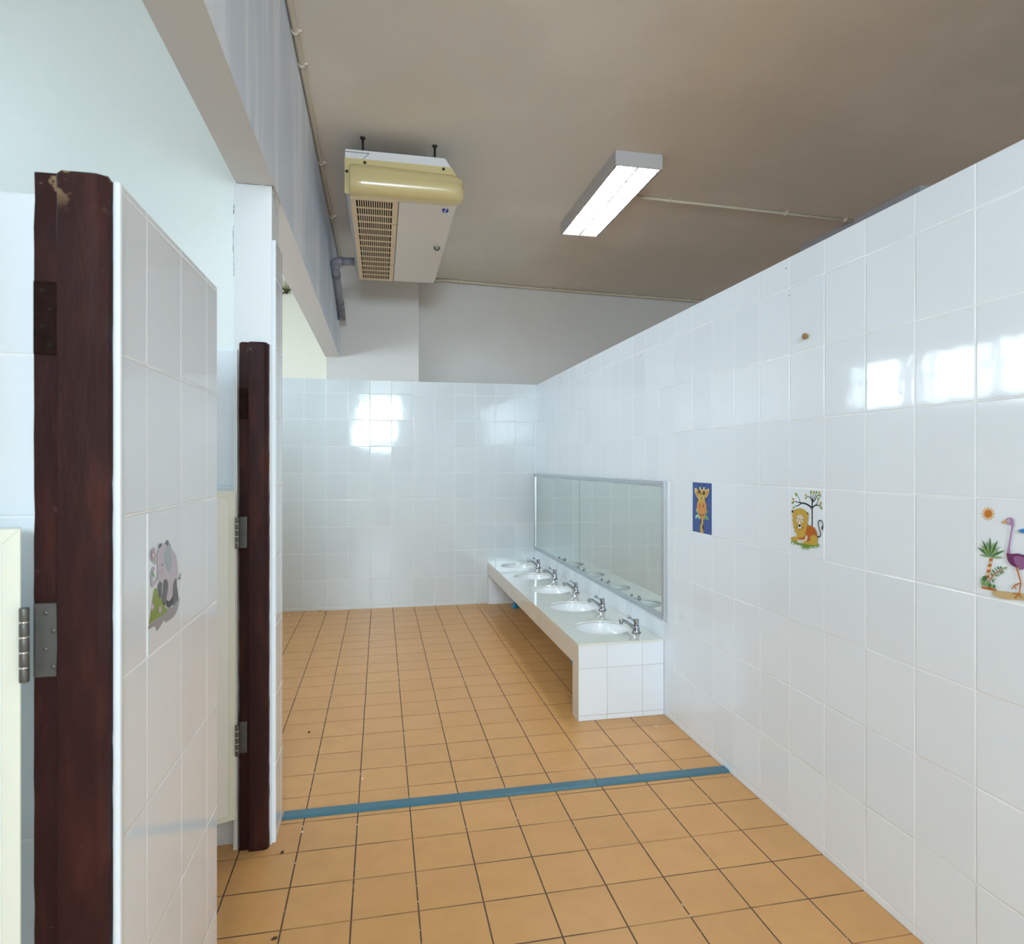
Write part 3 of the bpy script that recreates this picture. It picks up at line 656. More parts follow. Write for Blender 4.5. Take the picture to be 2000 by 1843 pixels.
  ("tree_print","green",[(47.6,33.9),(48.5,28.6),(46.6,24.3),(40.8,20.8),(34.6,18.6),(34.2,23.1),(35.6,28.2),(40.3,31.5)]),
  ("tree_print","gold2",[(27.5,50.1),(27.9,45.7),(26.1,42.4),(20.9,39.8),(15.5,38.3),(15.4,42),(17,46.1),(21.1,48.5)]),
  ("tree_print","green",[(27.5,50.1),(20,52.2),(15.1,55.2),(13.2,59.8),(13.1,64),(19.4,62),(25.5,58.8),(27.8,54.9)]),
  ("tree_print","green",[(31.1,70.5),(25.2,72),(21.6,74.3),(20.6,77.8),(21,81),(25.9,79.5),(30.5,77.1),(31.9,74.1)]),
  ("tree_print","gold2",[(104.9,29.2),(103.8,25.8),(101.2,23.7),(96.2,23),(91.4,23.2),(92.6,26.1),(95.1,28.8),(99.3,29.7)]),
  ("tree_print","green2",[(104.9,29.2),(99.1,31.3),(95.5,34.1),(94.4,38),(94.8,41.5),(99.6,39.5),(104.2,36.6),(105.7,33.2)]),
  ("tree_print","green",[(127.1,20.7),(131.4,17.4),(132.9,14.1),(131.1,10.5),(128.2,7.6),(124.8,10.5),(122.4,14.2),(123.4,17.4)]),
  ("tree_print","gold2",[(140.7,20.6),(146,17.9),(148.9,14.7),(148.7,10.7),(147.2,7.3),(142.8,9.7),(139,13.1),(138.6,16.7)]),
  ("tree_print","green",[(155,20),(160,17.4),(162.8,14.4),(163,10.6),(161.8,7.3),(157.7,9.6),(154,12.8),(153.3,16.2)]),
  ("tree_print","gold2",[(171.4,21),(176.6,18.5),(179.4,15.5),(179.3,11.7),(177.8,8.4),(173.5,10.7),(169.8,13.9),(169.4,17.2)]),
  ("tree_print","green",[(172.9,19.6),(173,23.2),(174.9,25.8),(179.5,27.3),(184.1,27.9),(183.8,24.8),(182.1,21.7),(178.4,20.1)]),
  ("tree_print","green",[(167.8,42.4),(172.2,39.2),(174.1,36),(172.8,32.3),(170.4,29.3),(166.8,32.1),(164,35.7),(164.6,39)]),
  ("tree_print","gold2",[(177.8,58.5),(183.5,55.4),(186.6,51.8),(186.6,47.3),(185.1,43.5),(180.4,46.3),(176.2,50.2),(175.7,54.2)]),
  ("tree_print","green",[(178.4,58.5),(177.6,63.3),(179.1,67.2),(183.9,70.5),(188.9,72.5),(189.3,68.5),(188.2,63.9),(184.5,60.8)]),
  ("grass_print","grass",[(23.5,196.4),(17.3,199.6),(12.7,203.3),(9.7,208),(8.3,212),(13.6,209.1),(19.1,205.1),(22.1,201)]),
  ("grass_print","grass",[(37.8,194.1),(32,199.6),(27.9,205.3),(25.8,212),(25.1,217.3),(30.1,212.4),(35,206),(37.3,200.1)]),
  ("grass_print","grass",[(47.4,197.3),(42.7,200.3),(39.9,203.5),(39,207.3),(39.4,210.5),(43.2,207.9),(46.9,204.4),(48,201)]),
  ("grass_print","grass",[(56.6,197.7),(50.9,201.8),(46.9,206.1),(44.8,211.4),(44.1,215.7),(48.9,212.1),(53.7,207.3),(56,202.6)]),
  ("grass_print","grass",[(63.7,198.3),(59.4,201.7),(56.8,205.3),(56.3,209.4),(57,212.7),(60.6,209.7),(63.9,205.8),(64.7,202.1)]),
  ("grass_print","grass",[(75.2,197.7),(70.3,202.3),(67.2,206.9),(66.1,212.3),(66.2,216.6),(70.3,212.6),(74.2,207.4),(75.6,202.7)]),
  ("grass_print","grass",[(82.2,199.1),(78.3,206.1),(76.3,213),(76.5,220.7),(77.7,226.6),(80.9,220.4),(83.6,212.6),(83.8,205.8)]),
  ("grass_print","grass",[(93.5,199.2),(89.7,206.2),(87.7,213.1),(87.9,220.7),(89.1,226.6),(92.3,220.4),(94.9,212.7),(95.1,205.9)]),
  ("grass_print","grass",[(100.4,199.8),(97.1,205),(95.7,210.1),(96.5,215.6),(98.2,219.8),(100.8,215.2),(102.9,209.5),(102.5,204.6)]),
  ("grass_print","grass",[(107.2,199),(104.5,206.5),(103.6,213.8),(105,221.7),(107.2,227.8),(109.3,221.2),(110.7,213),(109.8,205.9)]),
  ("grass_print","grass",[(114.1,198.9),(113,205.4),(113.8,211.6),(117,217.9),(120.5,222.6),(121.2,216.9),(120.8,210),(118.3,204.2)]),
  ("grass_print","grass",[(125.3,198.3),(125.5,203.4),(127.3,207.9),(131.6,212.1),(135.9,215.1),(135.5,210.7),(133.9,205.5),(130.4,201.6)]),
  ("grass_print","grass",[(138.5,196.7),(139.2,202.1),(141.6,206.9),(146.4,211.4),(151.1,214.6),(150.2,209.9),(148,204.4),(144,200.3)]),
  ("grass_print","grass",[(151.6,195.9),(153.6,200.7),(157.1,204.7),(162.9,208.1),(168.2,210.4),(166.3,206.3),(162.8,201.6),(158,198.4)]),
  ("grass_print","grass",[(164.4,191.6),(165.6,195.9),(168.2,199.5),(173.1,202.5),(177.8,204.4),(176.6,200.7),(174,196.5),(169.9,193.7)]),
  ("grass_print","grass",[(47.1,194.5),(41.2,196),(36.6,198.3),(33.1,201.8),(31.1,205),(36.1,203.5),(41.6,201.2),(45,198.2)]),
  ("grass_print","grass",[(21.5,201),(47.6,198),(75.4,201.3),(107.2,201.8),(159.7,196.3),(164,199.9),(116.1,209.2),(77.7,208.1),(38.2,205.6)]),
  ("lion_print","black",[(163.1,172),(165.7,171.8),(169.7,171.5),(174,170.8),(177.6,169.6),(180.4,167.7),(182.6,165.3),(184.1,162.3),(184.7,158.8),(184,154.8),(182.3,150.5),(180.3,146.2),(178.5,142.2),(176.8,138.4),(174.9,134.8),(173.2,131.4),(172.2,128.2),(171.8,124.8),(171.8,121.2),(172.2,118),(173,115.7),(174.3,114.3),(176.2,113.3),(178.6,112.6),(181,112.3),(183.5,112.4),(186.1,112.8),(188.4,113.6),(190.1,114.9),(191.3,117.2),(192.3,120.6),(193,124.2),(193.6,126.7),(196.7,126),(196.2,123.5),(195.5,119.9),(194.4,116),(192.7,112.7),(190,110.7),(187,109.5),(183.8,108.9),(180.8,108.8),(177.9,109.1),(174.9,110),(172.1,111.4),(169.8,113.9),(168.6,117.1),(168,120.9),(168,125),(168.5,129),(169.6,132.8),(171.3,136.6),(173.2,140.2),(174.9,143.9),(176.6,147.9),(178.5,152.1),(180,155.9),(180.5,158.9),(180.1,161),(179.2,162.8),(177.6,164.4),(175.8,165.7),(173,166.6),(169.2,167.1),(165.4,167.3),(162.7,167.6)]),
  ("lion_print","black",[(195.6,123.6),(196.4,124.4),(196.8,126.8),(196.8,130),(196.6,133),(196.1,136.3),(195.2,140.1),(194.1,143.3),(193.1,144.8),(191.7,144),(190,141.4),(188.6,138.2),(188.3,135.1),(189.4,131.9),(191.5,128.2),(193.9,125)]),
  ("lion_print","rust",[(102.7,136.8),(107.7,133.1),(113.6,132.3),(119.5,132.9),(124.9,133.4),(129.7,133.6),(134.1,134.1),(138.3,135.1),(142.4,136.7),(146.6,138.7),(150.7,141.4),(154.4,144.4),(157.5,147.7),(160,151.1),(162,154.9),(163.3,159.1),(164,163.5),(164.8,168.7),(165.5,174.6),(164.4,180.2),(159.7,184.6),(150,187.7),(136.4,189.8),(121.4,191.2),(107.2,192),(92.7,191.8),(77.5,190.8),(63.9,189.3),(54.6,187.9),(50.6,186.5),(50.5,184.9),(53,183.3),(57,181.9),(63.3,181.7),(72.3,182.4),(81.7,181.9),(89.1,178.4),(93.6,169.8),(96.5,157.6),(99.1,145.4)]),
  ("lion_print","gold",[(127.1,172.9),(130,170.4),(133.8,168.3),(138.2,166.7),(142.4,165.8),(146.9,165.4),(151.6,165.6),(156.1,166.3),(159.7,167.4),(162.3,168.7),(164.1,170.2),(165.4,172.4),(166.1,175.6),(166.4,180.7),(166.2,187.1),(165.5,193.4),(164,197.8),(162.2,199.8),(160.1,200.1),(156.7,199.9),(151.1,200.1),(141.7,200.9),(129.6,201.8),(117.2,202.7),(107.2,203.2),(99.8,203.6),(94,203.8),(89.6,203.6),(86.9,202.8),(85.6,200.9),(85.8,198.2),(87.7,195.3),(91.4,193),(98.5,191.8),(108.3,191.2),(118.1,190.3),(124.9,188.5),(127.4,185.2),(127.2,180.9),(126.4,176.5)]),
  ("lion_print","beige",[(47.6,196.6),(48,195.1),(49.5,193.7),(52.4,192.4),(57,191.2),(64.5,190.4),(74.3,189.9),(84.2,189),(91.4,187.4),(95,184.3),(96.4,180.3),(97,176.2),(98.2,173.2),(100.4,171.4),(102.8,170.4),(105.2,169.9),(107.2,170.2),(108.9,171.1),(110.5,172.7),(111.6,174.9),(111.6,177.4),(110.4,180.6),(108.3,184.5),(105.6,188.2),(102.7,191.1),(99.4,192.6),(95.5,193.3),(91.8,193.8),(89.1,194.7),(88.4,196.3),(89,198.1),(89.1,200),(86.9,201.4),(80.9,202.4),(72.4,203.2),(63.6,203.6),(57,203.4),(52.7,202.3),(49.8,200.5),(48.1,198.4)]),
  ("lion_print","gold3",[(11.9,191.1),(12.2,189.4),(13,187.9),(15.1,186.5),(19.1,185.2),(26.8,183.9),(37.2,182.5),(47.4,181.5),(54.6,181.4),(57.8,182.5),(58.6,184.5),(58,186.9),(57,189.1),(55.9,191.2),(54.4,193.5),(51.7,195.7),(47.6,197.3),(40.8,198.5),(31.9,199.4),(23.1,199.7),(16.7,199.4),(13.4,198),(11.9,195.7),(11.7,193.3)]),
  ("lion_print","black",[(27.3,90),(26.7,92.4),(25.1,94.5),(22.8,95.7),(20.2,95.9),(17.9,95),(16.3,93.2),(15.8,90.8),(16.3,88.4),(17.9,86.3),(20.2,85.1),(22.8,84.9),(25.1,85.8),(26.7,87.7)]),
  ("lion_print","black",[(114.3,91.9),(113.8,94.2),(112.3,96.2),(110.1,97.4),(107.8,97.6),(105.6,96.7),(104.1,95),(103.6,92.7),(104.1,90.3),(105.6,88.3),(107.8,87.2),(110.1,87),(112.3,87.9),(113.8,89.6)]),
  ("lion_print","gold",[(44.1,79.5),(48.3,78.3),(52.8,77.3),(57,76.4),(60.6,75.9),(63.9,75.5),(67.4,75.3),(71.1,75.3),(74.9,75.5),(78.9,76),(83,76.8),(87.3,77.9),(91.4,79.1),(95.4,80.5),(99.3,82.1),(102.7,84),(105.3,86.4),(107.5,89.1),(109.4,92),(111.2,95),(112.8,98.2),(113.9,101.5),(114.4,104.8),(114.4,108.2),(113.9,111.3),(112.5,113.9),(110.6,116.2),(109.4,118.7),(109.7,121.4),(110.7,124.2),(111.2,126.9),(110.4,129.6),(109,132.2),(108.3,134.2),(108.9,135.2),(110.2,135.8),(110.5,136.8),(109,138.9),(106.7,141.6),(104.9,144.4),(104.5,147.2),(104.7,150.2),(104.5,152.9),(103.3,154.9),(101.8,156.8),(100.4,158.9),(99.7,161.6),(99.2,164.5),(98.2,167.6),(96.3,170.8),(94,174),(91.4,176.8),(88.5,178.8),(85.3,180.4),(82.3,181.3),(79.8,181),(77.6,180.1),(75.4,179.9),(73.5,181.4),(71.7,183.5),(69.7,184.8),(67.5,184.3),(65.1,182.9),(62.8,182),(60.5,182.3),(58.2,183.2),(55.8,183.5),(52.9,183),(49.9,181.9),(47.6,180),(46.7,176.5),(46.4,172.1),(45.3,168.7),(41.9,167.7),(37.7,167.8),(34.6,166.9),(34.1,164),(34.8,160.2),(34.6,156.8),(32.5,154.5),(29.7,152.6),(27.5,150.2),(26.9,147),(26.9,143.3),(26.8,140.1),(25.8,137.9),(24.7,136.2),(23.9,134.6),(24.2,133.1),(25,131.7),(25.1,130.1),(23.9,128.1),(22.1,125.7),(21,123.2),(21.8,120.3),(23.3,117.1),(23.9,114.2),(22.6,111.9),(20.4,109.7),(19.1,107.3),(19.7,104.5),(21.2,101.4),(22.7,98.3),(23.8,95.2),(24.9,92.1),(26.3,89.3),(28.3,87.2),(30.7,85.4),(33.4,83.8),(36.6,82.2),(40.2,80.8)]),
  ("lion_print","beige",[(44.1,114.1),(45.4,111.3),(47.4,108.4),(49.8,105.6),(52.3,103.3),(54.9,101.7),(57.8,100.4),(60.8,99.5),(63.9,98.9),(67.3,98.6),(70.9,98.6),(74.5,99),(77.7,100),(80.8,101.6),(83.8,103.9),(86.3,106.5),(88,109.1),(88.7,111.9),(88.6,114.8),(88,117.8),(86.9,120.6),(85.1,123.4),(82.7,126.3),(80.1,128.7),(77.7,129.9),(75.8,129.4),(74.1,127.8),(72.4,125.5),(70.9,123.3),(69.4,120.7),(68,117.5),(66.6,114.8),(65.1,113.8),(63.3,115.2),(61.5,118.1),(59.6,121.6),(58.1,124.4),(57.1,126.5),(56.5,128.5),(55.8,129.9),(54.6,130.5),(52.5,129.8),(49.8,128.3),(47.2,126.2),(45.3,124.1),(44.2,121.8),(43.6,119.3),(43.5,116.7)]),
  ("lion_print","orange2",[(65.1,111.7),(66.9,111.9),(68.7,113),(70.4,115),(72,117.5),(73.9,121.3),(76.1,126.1),(77.4,130.8),(76.6,134.2),(72.4,136.2),(65.7,137.3),(58.9,137.3),(54.6,136.2),(53.6,133.3),(54.6,128.8),(56.4,124),(58.1,120.1),(59.6,117.1),(61.4,114.5),(63.3,112.6)]),
  ("lion_print","white",[(65.1,116.7),(66.5,118.8),(67.9,123.9),(69.3,130),(70.9,134.7),(72.8,137.8),(75.1,140.2),(77,142.3),(77.7,144.1),(77.1,145.7),(75.5,147.1),(73.3,148.1),(70.9,149),(67.9,149.7),(64.3,150.2),(60.9,150.4),(58.1,150.2),(56.1,149.8),(54.6,149),(53.7,147.9),(53.5,146.4),(54.2,144.4),(55.7,142),(57.6,139.2),(59.3,135.8),(60.7,130.7),(62.2,124.4),(63.6,119)]),
  ("lion_print","black",[(49.9,114.6),(49.6,115.5),(48.8,116.3),(47.6,116.8),(46.2,116.9),(45,116.6),(44.1,115.9),(43.8,115.1),(44.1,114.2),(45,113.4),(46.2,112.9),(47.6,112.8),(48.8,113.1),(49.6,113.8)]),
  ("lion_print","black",[(87.6,115.1),(87.3,116),(86.4,116.8),(85.3,117.2),(83.9,117.3),(82.7,117.1),(81.9,116.4),(81.6,115.6),(81.9,114.7),(82.7,114),(83.9,113.5),(85.3,113.4),(86.4,113.6),(87.3,114.3)]),
  ("lion_print","black",[(58.1,136.6),(59.4,135.7),(61.4,135.1),(63.7,134.6),(65.8,134.5),(67.8,134.6),(69.9,135.1),(71.7,135.8),(72.7,136.7),(72.7,138),(72,139.7),(70.8,141.4),(69.7,142.7),(68.5,143.6),(67.2,144.2),(65.8,144.5),(64.4,144.6),(63,144.4),(61.6,143.9),(60.3,143.2),(59.3,142.2),(58.5,141),(57.9,139.4),(57.7,137.8)]),
  ("lion_print","rust",[(71.3,152.5),(70.7,153.6),(69.1,154.5),(66.6,155.2),(64,155.5),(61.6,155.3),(59.9,154.6),(59.3,153.7),(59.9,152.6),(61.6,151.7),(64,151),(66.6,150.8),(69.1,151),(70.7,151.6)]),
  ("lion_print","black",[(57,144.9),(43,142.6),(42.8,143.4),(56.9,145.7)]),
  ("lion_print","black",[(56.5,146.4),(41.7,147.1),(41.7,147.9),(56.5,147.2)]),
  ("lion_print","black",[(56.9,147.8),(44,150.9),(44.2,151.7),(57,148.6)]),
  ("lion_print","black",[(74.4,144.8),(88.1,142.1),(87.9,141.3),(74.2,144)]),
  ("lion_print","black",[(75,146.5),(90.3,146.1),(90.3,145.3),(75,145.7)]),
  ("lion_print","black",[(74.2,147.9),(86.8,150.4),(86.9,149.6),(74.4,147.2)]),
 ],
 "ostrich": [
  ("sun_print","peach",[(46.6,38.3),(49.4,40.6),(52.2,41.2),(55.3,39.7),(57.7,37.5),(55.3,35.7),(52.2,34.7),(49.4,35.7)]),
  ("sun_print","peach",[(45.4,42.5),(46.4,45.8),(48.4,47.7),(51.8,47.6),(55,46.8),(54,44.1),(52,41.7),(49.2,41.4)]),
  ("sun_print","peach",[(42.1,45.8),(41.1,49.3),(41.7,51.8),(44.5,53.4),(47.6,54),(48.3,51.1),(48,48),(45.8,46.5)]),
  ("sun_print","peach",[(37.5,47.3),(34.7,50),(33.8,52.6),(35.2,55.3),(37.5,57.4),(39.7,54.9),(41.1,52),(40.2,49.6)]),
  ("sun_print","peach",[(32.8,46.5),(29,47.8),(26.8,49.7),(26.5,52.9),(27.2,55.7),(30.4,54.5),(33.2,52.5),(33.8,49.9)]),
  ("sun_print","peach",[(29.4,43.8),(25.6,43.2),(22.6,43.9),(20.6,46.7),(19.5,49.6),(22.9,49.9),(26.4,49.4),(28.4,47.3)]),
  ("sun_print","peach",[(28.2,39.7),(25.4,37.4),(22.5,36.8),(19.3,38.4),(16.7,40.5),(19.3,42.4),(22.5,43.4),(25.4,42.4)]),
  ("sun_print","peach",[(29.4,35.5),(28.4,32.1),(26.4,30.3),(22.9,30.2),(19.5,31.1),(20.6,33.9),(22.6,36.3),(25.6,36.6)]),
  ("sun_print","peach",[(32.8,32.2),(33.8,28.7),(33.2,26.1),(30.4,24.5),(27.2,23.8),(26.5,26.8),(26.8,29.9),(29,31.5)]),
  ("sun_print","peach",[(37.5,30.8),(40.2,28.1),(41.1,25.5),(39.7,22.8),(37.5,20.7),(35.2,23),(33.8,26),(34.7,28.4)]),
  ("sun_print","peach",[(42.1,31.6),(45.8,30.3),(48,28.4),(48.3,25.3),(47.6,22.5),(44.5,23.6),(41.7,25.6),(41.1,28.2)]),
  ("sun_print","peach",[(45.4,34.3),(49.2,34.9),(52,34.2),(54,31.5),(55,28.6),(51.8,28.3),(48.4,28.8),(46.4,30.9)]),
  ("sun_print","peach",[(52.1,37.8),(50.6,44),(46.6,49.3),(40.7,52.5),(34.2,53),(28.2,50.8),(24.1,46.1),(22.6,39.9),(24.1,33.6),(28.2,28.3),(34.2,25.1),(40.7,24.7),(46.6,27),(50.6,31.7)]),
  ("sun_print","sunorange",[(49.1,38),(48,42.6),(44.9,46.4),(40.4,48.8),(35.4,49.2),(30.8,47.5),(27.7,44.1),(26.5,39.6),(27.7,35),(30.8,31.1),(35.4,28.8),(40.4,28.4),(44.9,30.2),(48,33.6)]),
  ("palm_print","orange3",[(18.4,226.2),(41.5,224.7),(63.7,227),(59.7,232.3),(18.8,231.6)]),
  ("palm_print","orange3",[(41.5,151.6),(51.3,149.3),(50.1,157.1),(39.9,158.2)]),
  ("palm_print","peach",[(39.8,159.1),(49.7,156.8),(48.5,164.6),(38.2,165.8)]),
  ("palm_print","orange3",[(38,166.7),(48,164.3),(47,172.1),(36.4,173.4)]),
  ("palm_print","peach",[(36.3,174.3),(46.4,171.9),(45.5,179.7),(34.6,181)]),
  ("palm_print","orange3",[(34.5,181.9),(44.8,179.4),(43.9,187.2),(32.9,188.6)]),
  ("palm_print","peach",[(32.7,189.6),(43.2,187),(42.4,194.8),(31.1,196.3)]),
  ("palm_print","orange3",[(31,197.2),(41.5,194.6),(40.8,202.4),(29.3,203.9)]),
  ("palm_print","dgreen",[(44.6,147.5),(37,140.3),(28.3,134.4),(16.9,129.5),(7.3,126.5),(14.3,132.9),(24,139.9),(33.8,144.4)]),
  ("palm_print","sage",[(44.6,147.5),(37.7,144.7),(30.3,143.4),(21.5,144.1),(14.2,145.5),(20.5,147.9),(28.8,149.7),(36.5,149.4)]),
  ("palm_print","sage",[(44.6,147.5),(39.7,138.7),(33.3,131),(24.3,123.9),(16.3,118.9),(21,126.6),(27.8,135.6),(35.6,142.1)]),
  ("palm_print","dgreen",[(44.6,147.5),(41.1,136.1),(36,125.6),(28.1,114.9),(20.9,106.9),(24.3,117),(29.7,129.1),(36.4,138.8)]),
  ("palm_print","sage",[(44.6,147.5),(44.3,136.5),(42.4,126.1),(37.9,115.1),(33.4,106.8),(33.8,116.4),(35.6,128.3),(39.3,138.2)]),
  ("palm_print","dgreen",[(44.6,147.5),(46.8,134.4),(47.2,121.5),(45.4,107.5),(43,96.5),(41.3,108.1),(40.3,122.5),(41.6,135.2)]),
  ("palm_print","sage",[(44.6,147.5),(49.8,137.6),(53.3,127.5),(54.9,116.1),(55.3,107),(51,115.7),(46.6,126.9),(44.8,137.1)]),
  ("palm_print","dgreen",[(44.6,147.5),(52.2,136.7),(58.1,125.6),(62.6,112.6),(65.3,102.3),(58.9,111.6),(51.9,123.9),(47.5,135.5)]),
  ("palm_print","sage",[(44.6,147.5),(53.4,141),(60.9,133.8),(67.5,124.5),(72,116.8),(64.5,122.4),(55.9,130.3),(49.6,138.4)]),
  ("palm_print","dgreen",[(44.6,147.5),(55.8,143.7),(66.1,138.7),(76.6,131.5),(84.3,125.1),(74.8,128.4),(63.2,133.6),(53.6,139.9)]),
  ("palm_print","sage",[(44.6,147.5),(53.7,149),(62.8,149),(73,146.8),(81,144.3),(73.2,143.1),(63.2,142.8),(54,144.4)]),
  ("palm_print","orange3",[(40.9,213.1),(42.5,210.3),(44.9,206.2),(47.8,201.8),(50.7,197.7),(53.8,194),(57.1,190.3),(60.6,186.8),(64.3,183.7),(68.8,180.6),(73.8,177.8),(78.5,175.3),(81.7,173.5),(81,172.1),(77.7,173.8),(72.9,176.1),(67.7,178.9),(63,181.9),(59.1,185.1),(55.3,188.6),(51.9,192.3),(48.6,196),(45.5,200.2),(42.5,204.7),(39.9,208.7),(38.1,211.4)]),
  ("palm_print","sage",[(80.4,171.2),(83.9,172.1),(87,171.6),(89.9,169.3),(92,166.7),(89,166.1),(85.5,166.3),(82.7,168.1)]),
  ("palm_print","dgreen",[(51.7,194.7),(51.7,191.6),(50.8,189.2),(48.4,187.3),(46,186.2),(46.1,188.8),(46.9,191.7),(48.8,193.5)]),
  ("palm_print","dgreen",[(57.7,187.4),(56.9,183.9),(55.3,181.2),(52.2,179.1),(49.3,177.8),(50,180.8),(51.7,184),(54.2,186.1)]),
  ("palm_print","sage",[(64.1,180.9),(63.7,177.7),(62.3,175.1),(59.6,173.2),(56.9,172.1),(57.4,174.9),(58.7,177.9),(60.9,179.8)]),
  ("palm_print","dgreen",[(70.6,176.3),(70.4,173.1),(69.2,170.5),(66.6,168.6),(64.1,167.4),(64.4,170.1),(65.5,173.2),(67.6,175.1)]),
  ("palm_print","dgreen",[(76.5,173.6),(77,170.9),(76.5,168.8),(74.6,167.1),(72.6,166.1),(72.2,168.4),(72.5,171),(74,172.5)]),
  ("palm_print","sage",[(52.7,198.2),(53.9,200.7),(55.8,202.4),(58.9,203),(61.7,203),(60.5,200.9),(58.5,198.8),(56,198)]),
  ("palm_print","dgreen",[(49.7,202.3),(49.6,205.5),(50.5,208.1),(52.9,210.1),(55.3,211.4),(55.2,208.6),(54.4,205.6),(52.6,203.7)]),
  ("palm_print","dgreen",[(59.7,188.9),(59.6,191.3),(60.4,193.1),(62.5,194),(64.7,194.4),(64.6,192.3),(64,190.2),(62.3,189.2)]),
  ("palm_print","sage",[(64.7,184.4),(64.9,187.5),(66.1,189.8),(68.7,191.5),(71.2,192.4),(70.8,189.8),(69.7,187),(67.7,185.4)]),
  ("palm_print","dgreen",[(70.6,179),(70.9,182),(72,184.3),(74.6,186),(77.1,186.9),(76.7,184.4),(75.6,181.6),(73.6,180)]),
  ("palm_print","dgreen",[(75.9,174.9),(76.1,178.2),(77.3,180.7),(79.8,182.7),(82.3,183.9),(82,181.2),(81,178.1),(78.9,176.2)]),
  ("palm_print","dgreen",[(36.6,203.6),(36,206.9),(34.1,209.8),(31.4,211.7),(28.3,212.2),(25.6,211.3),(23.7,209),(23,205.9),(23.7,202.6),(25.6,199.7),(28.3,197.8),(31.4,197.3),(34.1,198.3),(36,200.5)]),
  ("palm_print","sage",[(22,225.5),(24.9,220.7),(26,216.2),(24.9,211.4),(23,207.8),(20.7,211.9),(18.9,217.1),(19.6,221.4)]),
  ("palm_print","green3",[(27.2,225.5),(30.1,221.2),(31.2,217.1),(30.1,212.9),(28.2,209.7),(25.9,213.4),(24.2,218),(24.8,221.9)]),
  ("palm_print","sage",[(33.4,225.3),(36.2,220.3),(37.4,215.6),(36.3,210.6),(34.4,206.8),(32.1,211.1),(30.4,216.5),(31,221)]),
  ("palm_print","green3",[(39.5,225.1),(42.4,220.6),(43.5,216.3),(42.4,211.9),(40.5,208.5),(38.2,212.4),(36.5,217.2),(37.2,221.3)]),
  ("palm_print","dgreen",[(44.6,225.5),(47.4,221.7),(48.5,218.1),(47.5,214.4),(45.6,211.6),(43.3,214.9),(41.7,218.9),(42.3,222.3)]),
  ("palm_print","sage",[(50.7,225.8),(53.5,222.8),(54.6,219.9),(53.5,216.9),(51.7,214.7),(49.4,217.4),(47.8,220.6),(48.4,223.3)]),
  ("palm_print","dgreen",[(56.1,226.6),(58.9,223.1),(60,219.8),(58.9,216.4),(57.1,213.8),(54.8,216.8),(53.2,220.6),(53.8,223.7)]),
  ("palm_print","sage",[(20.9,214.6),(23.8,211.5),(25,208.6),(23.9,205.6),(22,203.3),(19.6,206),(17.9,209.3),(18.5,212)]),
  ("sand_print","sand",[(52.7,233.6),(54.4,232.1),(56.9,230.7),(60.5,229.5),(65.7,228.5),(73,227.6),(82.1,226.8),(91.7,226.2),(100.6,225.5),(108.3,224.7),(115.6,223.8),(122.8,223),(130.4,222.4),(139.5,221.7),(149.3,220.9),(158.3,220.7),(164.5,221.9),(167.7,225.3),(168.8,230.4),(167.7,235.4),(164.5,238.9),(158.5,239.9),(149.9,239.6),(140.1,238.9),(130.4,238.9),(120.6,240.2),(110.2,242),(100,243.8),(91,245.1),(83.4,245.5),(76.6,245.5),(70.7,245.1),(65.7,244.7),(61.7,244.2),(58.7,243.5),(56.5,242.6),(54.7,241.4),(53.2,239.7),(52.2,237.6),(51.9,235.5)]),
  ("ostrich_print","lilac",[(100.6,61.2),(98.5,60.8),(95.8,60.5),(93.1,60.2),(91,59.4),(89.8,58),(89.1,56.2),(88.8,54.3),(88.7,52.5),(88.8,50.8),(89.2,49.2),(90,47.7),(91,46.4),(92.6,45.4),(94.5,44.6),(96.6,44.1),(98.7,43.7),(100.7,43.5),(102.7,43.5),(104.7,43.8),(106.3,44.5),(107.5,45.7),(108.5,47.3),(109.2,49.3),(109.6,51.6),(109.9,54.3),(109.8,57.3),(109.5,60.6),(109.1,64),(108.3,67.3),(107.3,70.8),(106.3,74.5),(105.3,78.4),(104.5,82.6),(103.8,87.1),(103.2,91.8),(102.5,96.3),(101.7,100.8),(100.9,105.2),(100.2,109.7),(99.6,114.3),(99.5,119.6),(99.8,125.2),(99.8,130.3),(99.2,133.8),(97.5,135.5),(94.9,135.9),(92.4,135.1),(91,133.1),(91.1,129.5),(92.2,124.3),(93.6,118.6),(94.9,113.1),(95.8,108.1),(96.8,102.9),(97.8,97.9),(98.7,93.2),(99.5,88.8),(100.2,84.7),(100.9,80.7),(101.5,77),(102.2,73.4),(102.8,69.9),(103.3,66.9),(103.4,64.5),(103.2,63),(102.7,62.2),(101.9,61.7)]),
  ("ostrich_print","beak",[(91,50.5),(76.5,56.6),(79.4,58.6),(91,58.2)]),
  ("ostrich_print","white",[(100.4,51.7),(100,53.3),(99,54.7),(97.6,55.5),(96,55.7),(94.5,55.1),(93.5,53.9),(93.1,52.3),(93.5,50.7),(94.5,49.3),(96,48.4),(97.6,48.3),(99,48.9),(100,50.1)]),
  ("ostrich_print","eyeblue",[(99.1,51.8),(98.9,52.7),(98.3,53.4),(97.6,53.8),(96.7,53.9),(96,53.6),(95.4,53),(95.2,52.1),(95.4,51.3),(96,50.5),(96.7,50.1),(97.6,50),(98.3,50.3),(98.9,51)]),
